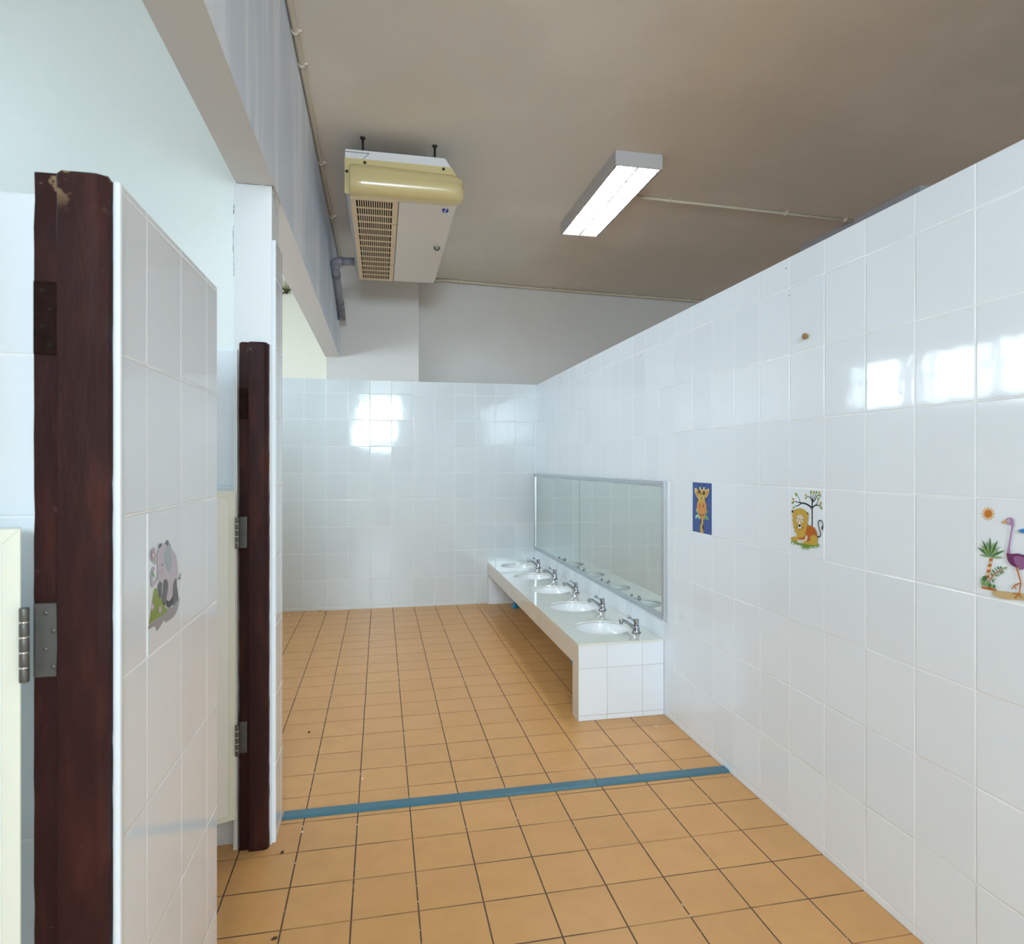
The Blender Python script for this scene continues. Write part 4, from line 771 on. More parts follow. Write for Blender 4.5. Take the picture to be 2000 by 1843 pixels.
  ("ostrich_print","plum",[(91,132.2),(92.3,131.1),(94.5,131.2),(97.1,131.8),(99.6,132),(102.1,131.7),(104.7,131.4),(107.3,131),(110,130.6),(112.7,130.1),(115.5,129.5),(118.3,129),(121.2,128.8),(124.2,128.8),(127.2,129),(130.5,129.4),(134.1,130),(138.3,131.1),(143,132.5),(147.8,134),(152.1,135.3),(156.6,135.9),(161.2,136.1),(164.8,136.7),(166.3,138.4),(164.8,142.1),(161.2,147),(156.6,152),(152.1,155.8),(147.9,158.1),(143.3,159.5),(138.6,160.4),(134.1,161.2),(129.8,162),(125.5,162.5),(121.4,162.9),(117.5,162.8),(113.9,162.5),(110.6,162),(107.4,161),(104.4,159.6),(101.4,157.5),(98.5,155),(95.9,152),(93.9,148.7),(92.4,144.6),(91.3,139.8),(90.8,135.4)]),
  ("ostrich_print","mauve",[(109.1,139.5),(111,137.7),(114.2,136.3),(117.8,135.1),(121.2,134.4),(124.3,134.1),(127.5,134.2),(130.7,134.6),(134.1,135.2),(138.1,135.9),(142.6,136.6),(146.4,137.9),(148.6,140.1),(148.4,143.7),(146.7,148.5),(144.1,153.4),(141.4,157.5),(138.5,160.8),(135.1,163.8),(131.7,166.1),(128.6,167.2),(126,166.9),(123.7,165.3),(121.5,163.1),(119.4,160.8),(117.3,158.3),(115.2,155.5),(113.4,152.5),(111.9,149.7),(110.5,146.9),(109.3,144.2),(108.6,141.7)]),
  ("ostrich_print","orange3",[(114.5,163.8),(115.6,166.4),(117.1,170.2),(118.8,174.5),(120.3,178.5),(121.6,182.3),(122.9,186.2),(124.1,190),(125.1,193.2),(125.8,195.9),(126.4,198.2),(126.8,200),(127.1,201.4),(130.1,200.8),(129.9,199.4),(129.6,197.5),(129.1,195.1),(128.4,192.3),(127.6,188.9),(126.5,185.1),(125.3,181.1),(124,177.2),(122.6,173.1),(121.1,168.7),(119.6,164.9),(118.7,162.2)]),
  ("ostrich_print","orange3",[(126.9,197.3),(126.4,199.9),(125.6,203.6),(124.8,207.8),(124.2,211.8),(123.9,215.8),(123.6,219.9),(123.5,223.5),(123.4,226),(126.4,226.2),(126.6,223.7),(126.8,220),(127,216),(127.5,212.2),(128.1,208.4),(128.9,204.3),(129.7,200.6),(130.3,198)]),
  ("ostrich_print","orange3",[(128.9,197),(126.3,198.1),(122.5,199.8),(118.4,201.8),(114.8,203.9),(111.9,206.2),(109.4,208.8),(107.5,211.1),(106.1,212.7),(108.3,214.7),(109.7,213.1),(111.7,210.8),(114,208.5),(116.5,206.4),(119.8,204.5),(123.7,202.6),(127.5,200.9),(130.1,199.7)]),
  ("ostrich_print","orange3",[(108,210.1),(104.2,216.9),(106.4,218.1),(110.2,211.3)]),
  ("ostrich_print","orange3",[(111,211),(115.6,216.3),(117.5,214.6),(112.8,209.4)]),
  ("ostrich_print","orange3",[(123.9,225),(111.8,237),(113.9,239.1),(126,227.2)]),
  ("ostrich_print","orange3",[(123.7,227),(129.2,234.6),(131.6,232.8),(126.1,225.2)]),
  ("ostrich_print","orange3",[(124.7,224),(108,226.3),(108.3,228.8),(125.1,226.5)]),
  ("cloud_print","skyblue",[(122.1,73.6),(122.6,72.6),(123.9,71.5),(125.9,70.5),(128.6,69.5),(132.3,68.4),(136.9,67.3),(141.9,66.3),(146.8,65.6),(152,65.3),(157.8,65.2),(162.9,65.5),(166.3,66.3),(167.9,68.1),(168.3,70.5),(167.2,73.1),(164.5,75),(159.2,76.2),(151.6,76.9),(143.8,77.4),(137.7,77.7),(133.9,77.9),(131.4,77.8),(129.5,77.5),(127.7,77),(125.7,76.4),(123.9,75.5),(122.6,74.5)]),
 ],
 "elephant": [
  ("shadow_print","grey",[(9.7,195.6),(16.5,194.8),(26,194.3),(37.3,193.9),(49.5,193.1),(63.3,191.6),(78.9,189.7),(94.5,187.9),(108.1,187.1),(118.9,187.8),(128.2,189.5),(136.6,191.1),(145.3,191.5),(155,189.7),(165.1,186.5),(174.1,183.5),(180.7,182.1),(184.6,182.6),(186.5,184.2),(186.5,186.8),(184.8,190.1),(181.5,194.7),(176.6,200.5),(169.7,206.1),(160.8,210.2),(148,212.2),(132,212.9),(116.4,212.8),(104.5,212.4),(98.3,211.3),(95.6,209.4),(93.8,207.6),(90.3,206.9),(84,207.8),(76.6,209.9),(69.1,212.1),(62.8,213.7),(58,214.5),(54.2,215.1),(50.9,215.1),(47.8,214.4),(45.5,212.5),(43.9,209.6),(41.8,206.7),(38.1,204.5),(31.3,203.4),(22.4,203),(13.9,202.7),(8.2,202),(5.5,200.6),(4.6,198.8),(5.9,197)]),
  ("meadow_print","lime",[(33.3,138),(49.5,138.2),(62.8,156.6),(108.1,189.4),(104.5,194.3),(52.8,192.7),(8.2,194.2)]),
  ("meadow_print","pink2",[(36.1,169.6),(35.7,171),(34.6,172),(32.9,172.3),(31.1,171.9),(29.4,170.9),(28.2,169.5),(27.8,167.9),(28.2,166.5),(29.4,165.5),(31.1,165.2),(32.9,165.6),(34.6,166.6),(35.7,168.1)]),
  ("meadow_print","pink2",[(33,172.9),(32.6,174.2),(31.5,175.2),(29.8,175.5),(28,175.1),(26.3,174.1),(25.2,172.6),(24.8,171.1),(25.2,169.7),(26.3,168.7),(28,168.4),(29.8,168.8),(31.5,169.8),(32.6,171.3)]),
  ("meadow_print","pink2",[(28.1,170.3),(27.6,171.7),(26.5,172.6),(24.9,172.9),(23,172.6),(21.4,171.5),(20.3,170.1),(19.9,168.6),(20.3,167.2),(21.4,166.2),(23,165.9),(24.9,166.3),(26.5,167.3),(27.6,168.7)]),
  ("meadow_print","pink2",[(28.1,165.5),(27.6,166.9),(26.5,167.9),(24.9,168.2),(23,167.8),(21.4,166.8),(20.3,165.4),(19.9,163.8),(20.3,162.4),(21.4,161.5),(23,161.2),(24.9,161.6),(26.5,162.6),(27.6,164)]),
  ("meadow_print","pink2",[(33,165.1),(32.6,166.5),(31.5,167.5),(29.8,167.8),(28,167.4),(26.3,166.4),(25.2,165),(24.8,163.4),(25.2,162),(26.3,161),(28,160.7),(29.8,161.1),(31.5,162.1),(32.6,163.5)]),
  ("meadow_print","white",[(30.4,168.4),(30.1,169.1),(29.3,169.5),(28.2,169.6),(26.9,169.3),(25.7,168.8),(25,168),(24.7,167.2),(25,166.5),(25.7,166.1),(26.9,166),(28.2,166.3),(29.3,166.9),(30.1,167.6)]),
  ("meadow_print","pink2",[(75.3,182.9),(74.9,184.3),(73.7,185.3),(71.9,185.6),(69.9,185.2),(68.1,184.1),(66.9,182.6),(66.5,181),(66.9,179.6),(68.1,178.6),(69.9,178.3),(71.9,178.7),(73.7,179.8),(74.9,181.3)]),
  ("meadow_print","pink2",[(72,186.2),(71.6,187.6),(70.4,188.6),(68.6,188.9),(66.6,188.4),(64.9,187.4),(63.7,185.9),(63.2,184.3),(63.7,182.8),(64.9,181.9),(66.6,181.6),(68.6,182),(70.4,183),(71.6,184.5)]),
  ("meadow_print","pink2",[(66.7,183.5),(66.3,184.9),(65.1,185.9),(63.3,186.2),(61.4,185.8),(59.6,184.7),(58.4,183.2),(58,181.6),(58.4,180.2),(59.6,179.2),(61.4,178.9),(63.3,179.3),(65.1,180.4),(66.3,181.9)]),
  ("meadow_print","pink2",[(66.7,178.6),(66.3,180),(65.1,181),(63.3,181.3),(61.4,180.9),(59.6,179.8),(58.4,178.3),(58,176.7),(58.4,175.3),(59.6,174.3),(61.4,174),(63.3,174.4),(65.1,175.5),(66.3,177)]),
  ("meadow_print","pink2",[(72,178.2),(71.6,179.6),(70.4,180.6),(68.6,180.9),(66.6,180.5),(64.9,179.4),(63.7,177.9),(63.2,176.3),(63.7,174.9),(64.9,173.9),(66.6,173.6),(68.6,174),(70.4,175.1),(71.6,176.6)]),
  ("meadow_print","white",[(69.2,181.6),(68.9,182.3),(68,182.7),(66.8,182.8),(65.5,182.5),(64.3,181.9),(63.4,181.1),(63.1,180.3),(63.4,179.6),(64.3,179.1),(65.5,179.1),(66.8,179.3),(68,179.9),(68.9,180.7)]),
  ("elephant_print","dgrey",[(52.8,136.1),(53.7,133.6),(56.2,132),(59.4,131.2),(62.8,130.8),(66.6,130.8),(71.2,131.4),(75.3,132.5),(78.1,134),(78.9,136.1),(78.4,138.6),(77.3,141.6),(76.4,144.8),(75.8,148.9),(75.2,153.8),(74.3,158.2),(72.9,160.8),(70.9,161.3),(68.3,160.3),(65.5,158.3),(62.8,155.5),(59.8,151.3),(56.5,145.8),(53.9,140.3)]),
  ("elephant_print","pinkgrey",[(47.8,85.3),(48.7,80.7),(50.4,77),(52.9,73.9),(56.1,71.2),(60.1,68.9),(65,67.1),(70.5,65.7),(76.4,64.9),(82.8,64.3),(89.9,64.1),(97.2,64.6),(104.5,65.9),(111.9,68.6),(119.5,72.2),(127,76.2),(133.9,79.9),(140.4,82.9),(146.5,85.8),(152.1,88.8),(156.9,92.2),(160.8,96),(164,100),(166.6,104.4),(168.7,109.3),(170.4,115.2),(171.7,121.9),(172.4,128.4),(172.7,133.8),(172.7,137.6),(172.4,140.5),(171.3,142.8),(168.7,145.1),(163.8,147.1),(157.1,148.6),(150.4,150.3),(145.3,152.8),(143,156.5),(142.3,161.1),(141.6,165.7),(139.6,169.3),(135.4,171.9),(130.1,174),(124.3,175.3),(119,175.6),(113.7,174.9),(108,173.2),(103.3,170.7),(100.9,167.4),(102.2,163),(106.3,157.6),(110.4,151.8),(111.7,146.7),(109.2,142),(104.5,137.5),(98.9,133.6),(93.8,131.1),(89.5,130.7),(85.4,131.9),(81.1,133.3),(76.4,133.7),(70.9,132.2),(64.9,129.7),(58.8,127.3),(52.8,126.3),(46.8,127.5),(40.6,130),(34.9,132.7),(30.1,134.2),(26.3,134.3),(23.4,133.7),(21.1,132.3),(19,130),(17.2,126.4),(15.6,121.6),(14.6,116.6),(14.4,112.3),(15,108.7),(16.4,105.5),(18.3,102.7),(20.6,100.6),(23.5,99.2),(27.1,98.3),(30.6,98),(33.3,98.3),(35.1,99.4),(36.3,101.3),(36.9,103.4),(36.5,105.2),(34.3,106.4),(30.9,107.2),(27.4,108.2),(25.3,109.9),(24.8,112.7),(25.3,116.2),(26.5,119.6),(28.5,122.1),(31.4,123.5),(35.3,124.3),(39.4,124.3),(42.9,123.5),(46.1,122),(49.1,119.6),(51.5,116.4),(52.8,112.2),(52.3,106.2),(50.4,98.9),(48.5,91.5)]),
  ("elephant_print","midgrey",[(88.5,88.7),(89,85.7),(90,83),(91.6,80.6),(93.8,78.2),(96.6,75.8),(100.1,73.3),(104,71.3),(108.1,69.8),(112.7,68.7),(117.8,68.1),(122.6,68.2),(126.4,69.7),(128.9,72.8),(130.4,77.4),(131.3,82.6),(132,87.7),(132.7,93),(133,98.6),(132.8,104),(132,108.6),(130.4,112.4),(128.2,115.7),(125.5,118.2),(122.7,119.9),(119.9,120.7),(116.8,120.7),(113.5,120),(109.9,118.5),(105.5,116),(100.4,112.6),(95.6,108.8),(92,105),(89.9,101),(88.8,96.7),(88.4,92.5)]),
  ("elephant_print","navy",[(93.8,65.3),(109.9,59.7),(117.2,67.4),(106.3,71.8)]),
  ("elephant_print","dgrey",[(85,141.9),(86,139.3),(87.1,136.7),(88.5,134.4),(90.3,132.8),(92.6,131.8),(95.3,131.4),(98.2,131.6),(100.9,132.3),(103.7,133.8),(106.7,135.8),(109.3,138.3),(111,140.9),(111.7,143.7),(111.6,146.8),(111,150),(109.9,153.3),(108.2,156.5),(105.8,159.7),(103.2,163),(100.9,166.3),(99.2,170.3),(97.9,174.7),(96.3,178.2),(93.8,179.5),(89.6,177.8),(84.2,173.7),(79.3,168.9),(76.4,164.8),(76.5,161.6),(78.6,158.5),(81.3,155.6),(83.3,152.8),(84,149.9),(84.3,147.2),(84.5,144.5)]),
  ("elephant_print","dgrey",[(139.6,168.1),(139.7,162.6),(140.2,157),(141.3,151.9),(143.4,147.8),(147.1,144.4),(152,141.7),(157,140.1),(160.8,140.2),(163.1,142.4),(164.4,146.4),(165.4,151.4),(166.7,156.7),(169.2,162.6),(172.2,169.3),(174.5,175.8),(174.7,180.9),(172,184),(167.1,185.8),(161.7,187),(156.9,188),(153,189.4),(149.3,190.8),(146,191.2),(143.4,189.9),(141.6,186.1),(140.4,180.4),(139.8,174)]),
  ("elephant_print","black",[(104.5,172.7),(107,172.7),(110.5,173.9),(114.6,175.4),(119,176.2),(124.2,175.8),(130.1,174.7),(135.6,173.8),(139.6,173.9),(141.9,175.7),(143,178.4),(142.9,181.3),(141.5,183.7),(138.2,185.3),(133.4,186.7),(127.9,187.6),(122.7,187.9),(117.7,187.5),(112.4,186.6),(107.8,185.2),(104.5,183.5),(102.9,180.9),(102.4,177.6),(103,174.5)]),
  ("elephant_print","black",[(79.5,102.2),(79.2,102.8),(78.3,103.2),(77.1,103.3),(75.7,103.1),(74.4,102.7),(73.6,102),(73.3,101.3),(73.6,100.6),(74.4,100.2),(75.7,100.1),(77.1,100.3),(78.3,100.8),(79.2,101.5)]),
  ("elephant_print","pink2",[(84,114.4),(83.6,116.5),(82.4,118),(80.7,118.7),(78.9,118.4),(77.2,117.2),(76.1,115.3),(75.7,113.1),(76.1,111),(77.2,109.4),(78.9,108.7),(80.7,109),(82.4,110.2),(83.6,112.1)]),
  ("elephant_print","black",[(56.9,68.6),(69.6,67.8),(69.4,64.8),(56.7,65.6)]),
  ("elephant_print","black",[(60,64.6),(74.6,65),(74.7,62.1),(60.1,61.6)]),
  ("elephant_print","dgrey",[(176.6,146.1),(178.7,146.2),(181.8,146.4),(185,146.4),(187.6,145.8),(188.4,143.1),(187.3,141.3),(186.4,140),(186.2,139.9),(186.7,139.6),(188.3,138.8),(190.2,138.1),(191.5,137.5),(190.3,134.8),(189.1,135.3),(187.1,136.1),(185.1,137.1),(183.4,138.8),(183.6,141.3),(184.8,143),(185.5,144),(186,143.3),(184.8,143.4),(181.9,143.4),(178.9,143.2),(176.8,143.1)]),
  ("flower_print","pink3",[(40.7,78.9),(40,81.2),(38,82.8),(35.1,83.4),(32,83),(29.2,81.6),(27.3,79.5),(26.6,77),(27.3,74.8),(29.2,73.2),(32,72.6),(35.1,73),(38,74.4),(40,76.5)]),
  ("flower_print","pink3",[(36.2,85.7),(35.5,87.9),(33.5,89.5),(30.7,90.1),(27.6,89.7),(24.8,88.3),(22.9,86.1),(22.2,83.7),(22.9,81.5),(24.8,79.9),(27.6,79.3),(30.7,79.7),(33.5,81.1),(35.5,83.3)]),
  ("flower_print","pink3",[(29,81.9),(28.4,84.1),(26.4,85.7),(23.6,86.3),(20.6,85.9),(17.8,84.5),(15.9,82.4),(15.2,80),(15.9,77.8),(17.8,76.2),(20.6,75.6),(23.6,76),(26.4,77.4),(28.4,79.5)]),
  ("flower_print","pink3",[(29,72.9),(28.4,75.1),(26.4,76.7),(23.6,77.3),(20.6,76.9),(17.8,75.5),(15.9,73.4),(15.2,71.1),(15.9,68.9),(17.8,67.3),(20.6,66.6),(23.6,67),(26.4,68.4),(28.4,70.5)]),
  ("flower_print","pink3",[(36.2,71),(35.5,73.2),(33.5,74.8),(30.7,75.5),(27.6,75.1),(24.8,73.7),(22.9,71.6),(22.2,69.2),(22.9,67),(24.8,65.4),(27.6,64.7),(30.7,65.1),(33.5,66.5),(35.5,68.6)]),
  ("flower_print","white",[(30.4,77.8),(30.1,78.6),(29.2,79.1),(27.9,79.3),(26.5,79.1),(25.2,78.6),(24.4,77.8),(24,76.9),(24.4,76.1),(25.2,75.6),(26.5,75.4),(27.9,75.6),(29.2,76.1),(30.1,76.9)]),
  ("flower_print","green3",[(34.8,86.9),(30,93.7),(33.3,96),(38.1,89.2)]),
  ("flower_print","green3",[(20.7,108.6),(30.2,118.7),(33.1,116),(23.6,105.9)]),
 ],
}

def picture_tile(key, plane, y_left, z_top, sgn, label):
    """sgn: which way y runs as the picture is read from left to right; the face looks towards +x or -x"""
    out = -1 if plane > 0 else 1
    W,Hh,e = .200,.250,.0028
    t = thing('picture_tile', (plane, y_left+sgn*W/2, z_top-Hh), label, 'picture tile', 'animal picture tiles')
    m = MB(); ys = sorted((y_left+sgn*e, y_left+sgn*(W-e))); xs = sorted((plane-out*.004, plane+out*.0008))
    m.box((xs[0],ys[0],z_top-Hh+e),(xs[1],ys[1],z_top-e),0,.0006,1)
    m.build('tile', M_plate, t)
    groups = {}
    for i,(part,col,pts) in enumerate(ART[key]): groups.setdefault(part,[]).append((i,col,pts))
    for part,shapes in groups.items():
        m = MB(); mats = []
        for i,col,pts in shapes:
            mm = art_mat(col)
            if mm not in mats: mats.append(mm)
            x = plane+out*(.0009+.00006*i)
            P = []
            for a,b in pts:
                if not P or abs(a-P[-1][0])+abs(b-P[-1][1]) > .05: P.append((a,b))
            m.face([(x, y_left+sgn*a*.001, z_top-b*.001) for a,b in P], mats.index(mm))
        m.build(part, mats, t)
picture_tile('giraffe', XW, 3.0394, 1.277, -1, 'blue picture tile of a smiling giraffe head, beside the mirror')
picture_tile('lion', XW, 2.2394, 1.277, -1, 'white picture tile of a lion lying under a tree')
picture_tile('ostrich', XW, 1.4394, 1.277, -1, 'white picture tile of a purple ostrich with palm and sun')
picture_tile('elephant', -.390, 1.243, 1.283, 1, 'white picture tile of a pink elephant on the stall wall')

m = MB(); m.lathe((XW-.016, 2.136, 1.826), [(0,0),(.006,.0),(.0105,.002),(.0115,.005),(.0105,.010),(.0075,.016)], 24, 0, False, 'x')
tag(m.build('wood_plug', plain('stained_wood_plug', (.28,.15,.06), .5, var=.4, scale=90)), 'small round brown wooden plug high on the white tiled wall above the lion', 'plug')

# ------------------------------------------------------------------ blue metal strip across the floor
M_strip = plain('blue_grey_painted_metal', (.048,.145,.195), .36, .0, var=.10, scale=6)
M_strip_edge = plain('worn_strip_edge', (.16,.19,.21), .4, .5)
strip = thing('cover_strip', (.57, 2.71, 0), 'narrow blue-grey metal strip screwed across the orange floor', 'floor strip')
for a,b in ((-.3675,.8975),(.8995,XW-.001)):
    m = MB(); prof = [(2.679,.0005),(2.679,.0035),(2.689,.0085),(2.733,.0085),(2.737,.0055),(2.737,.0005)]
    m.prism(prof, 'x', a, b)
    m.build('strip_length', M_strip, strip)
for x in (-.30,.00,.30,.60,.86,.95,1.30):
    m = MB(); m.lathe((x,2.711,.0084), [(0,.0014),(.003,.0013),(.005,.0004),(.005,-.001)], 14, 0, False)
    m.build('screw', M_strip_edge, strip)

# ------------------------------------------------------------------ ceiling lights
M_lamp_body = plain('white_lamp_enamel', (.50,.50,.51), .35, var=.02)
M_lamp_grey = plain('grey_lamp_enamel', (.40,.40,.42), .4, var=.02)
M_reflector = plain('lamp_reflector', (.90,.90,.90), .30, .5, var=.01)
M_louver = plain('lamp_louver', (.72,.74,.78), .25, .6, var=.02)
def emit(name, col, s):
    t = NT(name); t.set((.9,.9,.9), .4); t.b.inputs['Emission Color'].default_value = c4(col); t.b.inputs['Emission Strength'].default_value = s; return t.m
M_tube_on = emit('lit_fluorescent_tube', (.96,.98,1.0), TUBE)
M_tube_off = plain('unlit_fluorescent_tube', (.80,.80,.78), .3)
M_cap = plain('tube_cap', (.35,.35,.36), .4, .6)
def ceiling_light(x0, x1, y0, y1, zb, lit, label, grey=False):
    t = thing('ceiling_light', ((x0+x1)/2,(y0+y1)/2,CEIL), label, 'ceiling light')
    bm_ = M_lamp_body if lit else M_lamp_grey
    m = MB()
    m.box((x0,y0,zb),(x1,y0+.012,CEIL)); m.box((x0,y1-.012,zb),(x1,y1,CEIL))
    m.box((x0,y0+.012,zb),(x0+.006,y1-.012,CEIL)); m.box((x1-.006,y0+.012,zb),(x1,y1-.012,CEIL))
    m.box((x0+.006,y0+.012,CEIL-.004),(x1-.006,y1-.012,CEIL))
    m.build('housing', bm_, t)
    xm = (x0+x1)/2
    for s in (-1,1):
        cx = xm+s*(x1-x0)*.24; w = (x1-x0)*.215
        m = MB(); P = [(cx+w*math.sin(a), CEIL-.008-(CEIL-.012-zb)*(1-math.cos(a))*.98) for a in [PI/2*(-1+2*k/16) for k in range(17)]]
        rings = [[(p[0],y,p[1]) for p in P] for y in (y0+.014,y1-.014)]
        m.loft(rings, closed=False, cap=False); m.build('reflector', M_reflector, t)
        m = MB(); m.tube([(cx,y0+.03,zb+.040),(cx,y1-.03,zb+.040)], .0135, 16); tb = m.build('tube', M_tube_on if lit else M_tube_off, t)
        for a,b in ((y0+.015,y0+.031),(y1-.031,y1-.015)):
            m = MB(); m.tube([(cx,a,zb+.040),(cx,b,zb+.040)], .014, 16); m.build('tube_cap', M_cap, tb)
        n = 15
        for k in range(1,n):
            yy = y0+(y1-y0)*k/n; m = MB()
            m.prism([(cx-w*.97,zb+.004),(cx+w*.97,zb+.004),(cx+w*.8,zb+.022),(cx-w*.8,zb+.022)], 'y', yy-.0009, yy+.0009)
            m.build('louver_blade', M_louver, t)
    for a,c in ((x0+.0062,x0+.0125),(x1-.0125,x1-.0062)):
        m = MB(); m.box((a,y0+.0125,zb+.0008),(c,y1-.0125,zb+.010)); m.build('edge_gap', M_dark, t)
    m = MB(); m.box((xm-.004,y0+.012,zb+.002),(xm+.004,y1-.012,zb+.03)); m.build('centre_rail', M_louver, t)
    return t
ceiling_light(1.361, 1.659, 3.730, 4.955, 3.134, True, 'lit twin tube fluorescent light on the ceiling between the air conditioner and the tiled wall')
ceiling_light(3.515, 3.815, 3.775, 5.075, 3.134, False, 'grey unlit ceiling light half hidden beyond the white tiled wall')

# ------------------------------------------------------------------ ceiling-hung air conditioner
M_ac = plain('white_ac_enamel', (.70,.70,.72), .32, var=.02)
M_ac_panel = plain('warm_white_ac_panel', (.76,.70,.62), .30, var=.02)
M_ac_cream = plain('yellowed_cream_plastic', (.60,.50,.25), .24, var=.03, scale=4, coat=.2)
M_grille = plain('yellowed_grille_plastic', (.74,.56,.30), .35, var=.03)
M_slot = plain('dark_grille_depth', (.020,.012,.006), .9)
M_line = plain('black_joint', (.012,.012,.012), .7)
M_rod = plain('black_threaded_rod', (.03,.03,.028), .45, .5)
ac = thing('air_conditioner', (.12, 4.65, 2.862), 'yellowed white air conditioner hung from the ceiling beside the grey beam', 'air conditioner')
Y0,Y1 = 3.812, 5.535
m = MB()
prof = [(-.192,3.113),(.362,3.113),(.406,3.048),(.452,2.965),(.452,2.915),(.440,2.878),(.425,2.867),(-.165,2.867),(-.186,2.885),(-.192,2.91)]
m.prism(prof, 'y', Y0, Y1)
bmesh.ops.bevel(m.bm, geom=[e for e in m.bm.edges], offset=.003, segments=2, affect='EDGES')
m.build('casing', M_ac, ac)
m = MB()   # black joints on the end of the casing
m.box((-.190,Y0-.0012,3.0965),(-.062,Y0+.001,3.0990))
m.prism([(-.064,3.0975),(-.061,3.0975),(-.0985,3.0590),(-.1015,3.0590)], 'y', Y0-.0012, Y0+.001)
m.build('service_joint', M_line, ac)
m = MB()
m.prism([(-.194,3.060),(.398,3.060),(.425,3.015),(.425,2.864),(-.194,2.864)], 'y', Y0-.008, Y0)
flange = m.build('end_flange', M_ac_cream, ac)
for p in ((-.085,3.042),(.352,3.046),(-.182,2.985)):
    s = MB(); s.lathe((p[0],Y0-.0085,p[1]), [(0,-.0012),(.0075,-.0010),(.0088,.0),(.0088,.002)], 16, 0, False, 'y'); s.build('screw', M_line, flange)
m = MB(); rings = []
prof = [(3.806,3.026),(3.786,3.022),(3.768,3.006),(3.756,2.985),(3.752,2.965),(3.744,2.945),(3.741,2.92),(3.746,2.893),(3.760,2.872),(3.782,2.860),(3.812,2.855),(3.850,2.855)]
xs = [-.166,-.164,-.158,-.10,0,.10,.20,.30,.36,.395,.415,.43,.444,.455,.462,.4655,.467]
for x in xs:
    k = 1.0
    if x > .395: k = math.sqrt(max(0,1-((x-.395)/.0725)**2))
    if x < -.158: k = .75 if x < -.1645 else .93
    kz = .62+.38*k; sl = max(0,(x-.0)/.46)*.016
    rings.append([(x, 3.806-(3.806-y)*(k*.96+.04) if y < 3.806 else y, 2.935+(z-2.935)*kz-(sl if z > 2.95 else 0)) for y,z in prof])
m.loft(rings, closed=False, cap=False)
m.build('end_cover', M_ac_cream, ac)
GX0,GX1 = -.165,.100
m = MB(); m.box((GX0,3.835,2.8585),(GX1,Y1-.012,2.8665),0,.001,1); m.build('grille_backing', M_slot, ac)
m = MB(); zb,zt = 2.8535,2.8600
gx0,gx1 = -.136,.068; gy0,gy1 = 3.862,5.49
m.box((GX0,3.835,zb),(gx0,Y1-.010,zt)); m.box((gx1,3.835,zb),(GX1,Y1-.010,zt))
m.box((gx0,3.835,zb),(gx1,gy0,zt)); m.box((gx0,gy1,zb),(gx1,Y1-.010,zt))
nb = 16
for k in range(1,nb):
    x = gx0+(gx1-gx0)*k/nb; m.box((x-.0028,gy0,zb+.0005),(x+.0028,gy1,zt))
for k in range(1,14):
    y = gy0+(gy1-gy0)*k/14; m.box((gx0,y-.0055,zb),(gx1,y+.0055,zt))
g_ = m.build('intake_grille', M_grille, ac)
for yy in (4.22,4.64,5.07):
    s = MB(); s.box((gx1+.004,yy-.002,zb-.0004),(GX1,yy+.002,zb+.001)); s.build('latch_joint', M_slot, g_)
m = MB(); m.box((GX1+.003,3.85,2.8555),(.428,Y1-.010,2.8675),0,.004,2); m.build('bottom_panel', M_ac_panel, ac)
m = MB(); m.box((GX1+.0005,3.84,2.857),(GX1+.0028,Y1-.012,2.8672)); m.build('panel_joint', M_line, ac)
M_badge = plain('dark_blue_badge', (.03,.035,.20), .25); M_badge_mark = plain('pale_badge_mark', (.55,.58,.72), .3)
def boss(mb, prof, c, n=28):
    '''a round boss turned about its own axis, then leaned so that its face looks down and forward'''
    k = MB(); k.lathe((0,0,0), prof, n, 0, False)
    R = Matrix.Translation(c) @ Matrix.Rotation(math.radians(-44), 4, 'X')
    k.bm.transform(R); me = bpy.data.meshes.new('tmp'); k.bm.to_mesh(me); k.bm.free(); mb.bm.from_mesh(me); bpy.data.meshes.remove(me)
bc = (.372,3.905,2.852)
m = MB(); boss(m, [(0,-.006),(.0165,-.006),(.0185,-.004),(.0190,.0),(.0190,.018),(0,.018)], bc); bd = m.build('badge', M_badge, ac)
k = MB(); k.tube(arc([(.007,.011,-.0065),(.001,.0135,-.0065),(-.006,.009,-.0065),(-.002,.001,-.0065),(.005,-.004,-.0065),(.003,-.011,-.0065),(-.006,-.0125,-.0065)], 5), .0024, 8)
k.bm.transform(Matrix.Translation(bc) @ Matrix.Rotation(math.radians(-44), 4, 'X')); k.build('badge_mark', M_badge_mark, bd)
bc = (.380,4.600,2.852)
m = MB(); boss(m, [(0,-.003),(.010,-.003),(.012,-.006),(.0205,-.006),(.0220,-.004),(.0220,.020),(0,.020)], bc); bn = m.build('sensor_ring', plain('dark_sensor_ring', (.10,.11,.10), .3), ac)
m = MB(); boss(m, [(0,-.0065),(.005,-.006),(.0085,-.0035),(.009,.0)], bc, 24); m.build('sensor_lens', plain('pale_sensor_lens', (.40,.44,.42), .2), bn)
for x,y in ((-.098,3.888),(.310,3.900),(-.098,5.42),(.310,5.42)):
    m = MB(); m.tube([(x,y,3.10),(x,y,CEIL)], .0062, 12)
    m.lathe((x,y,CEIL-.012), [(.0,0),(.009,0),(.012,.004),(.016,.012)], 16, 0, False); m.lathe((x,y,3.112), [(0,.0),(.011,0),(.011,.008),(0,.008)], 6, 0, False)
    m.build('hanger_rod', M_rod, ac)

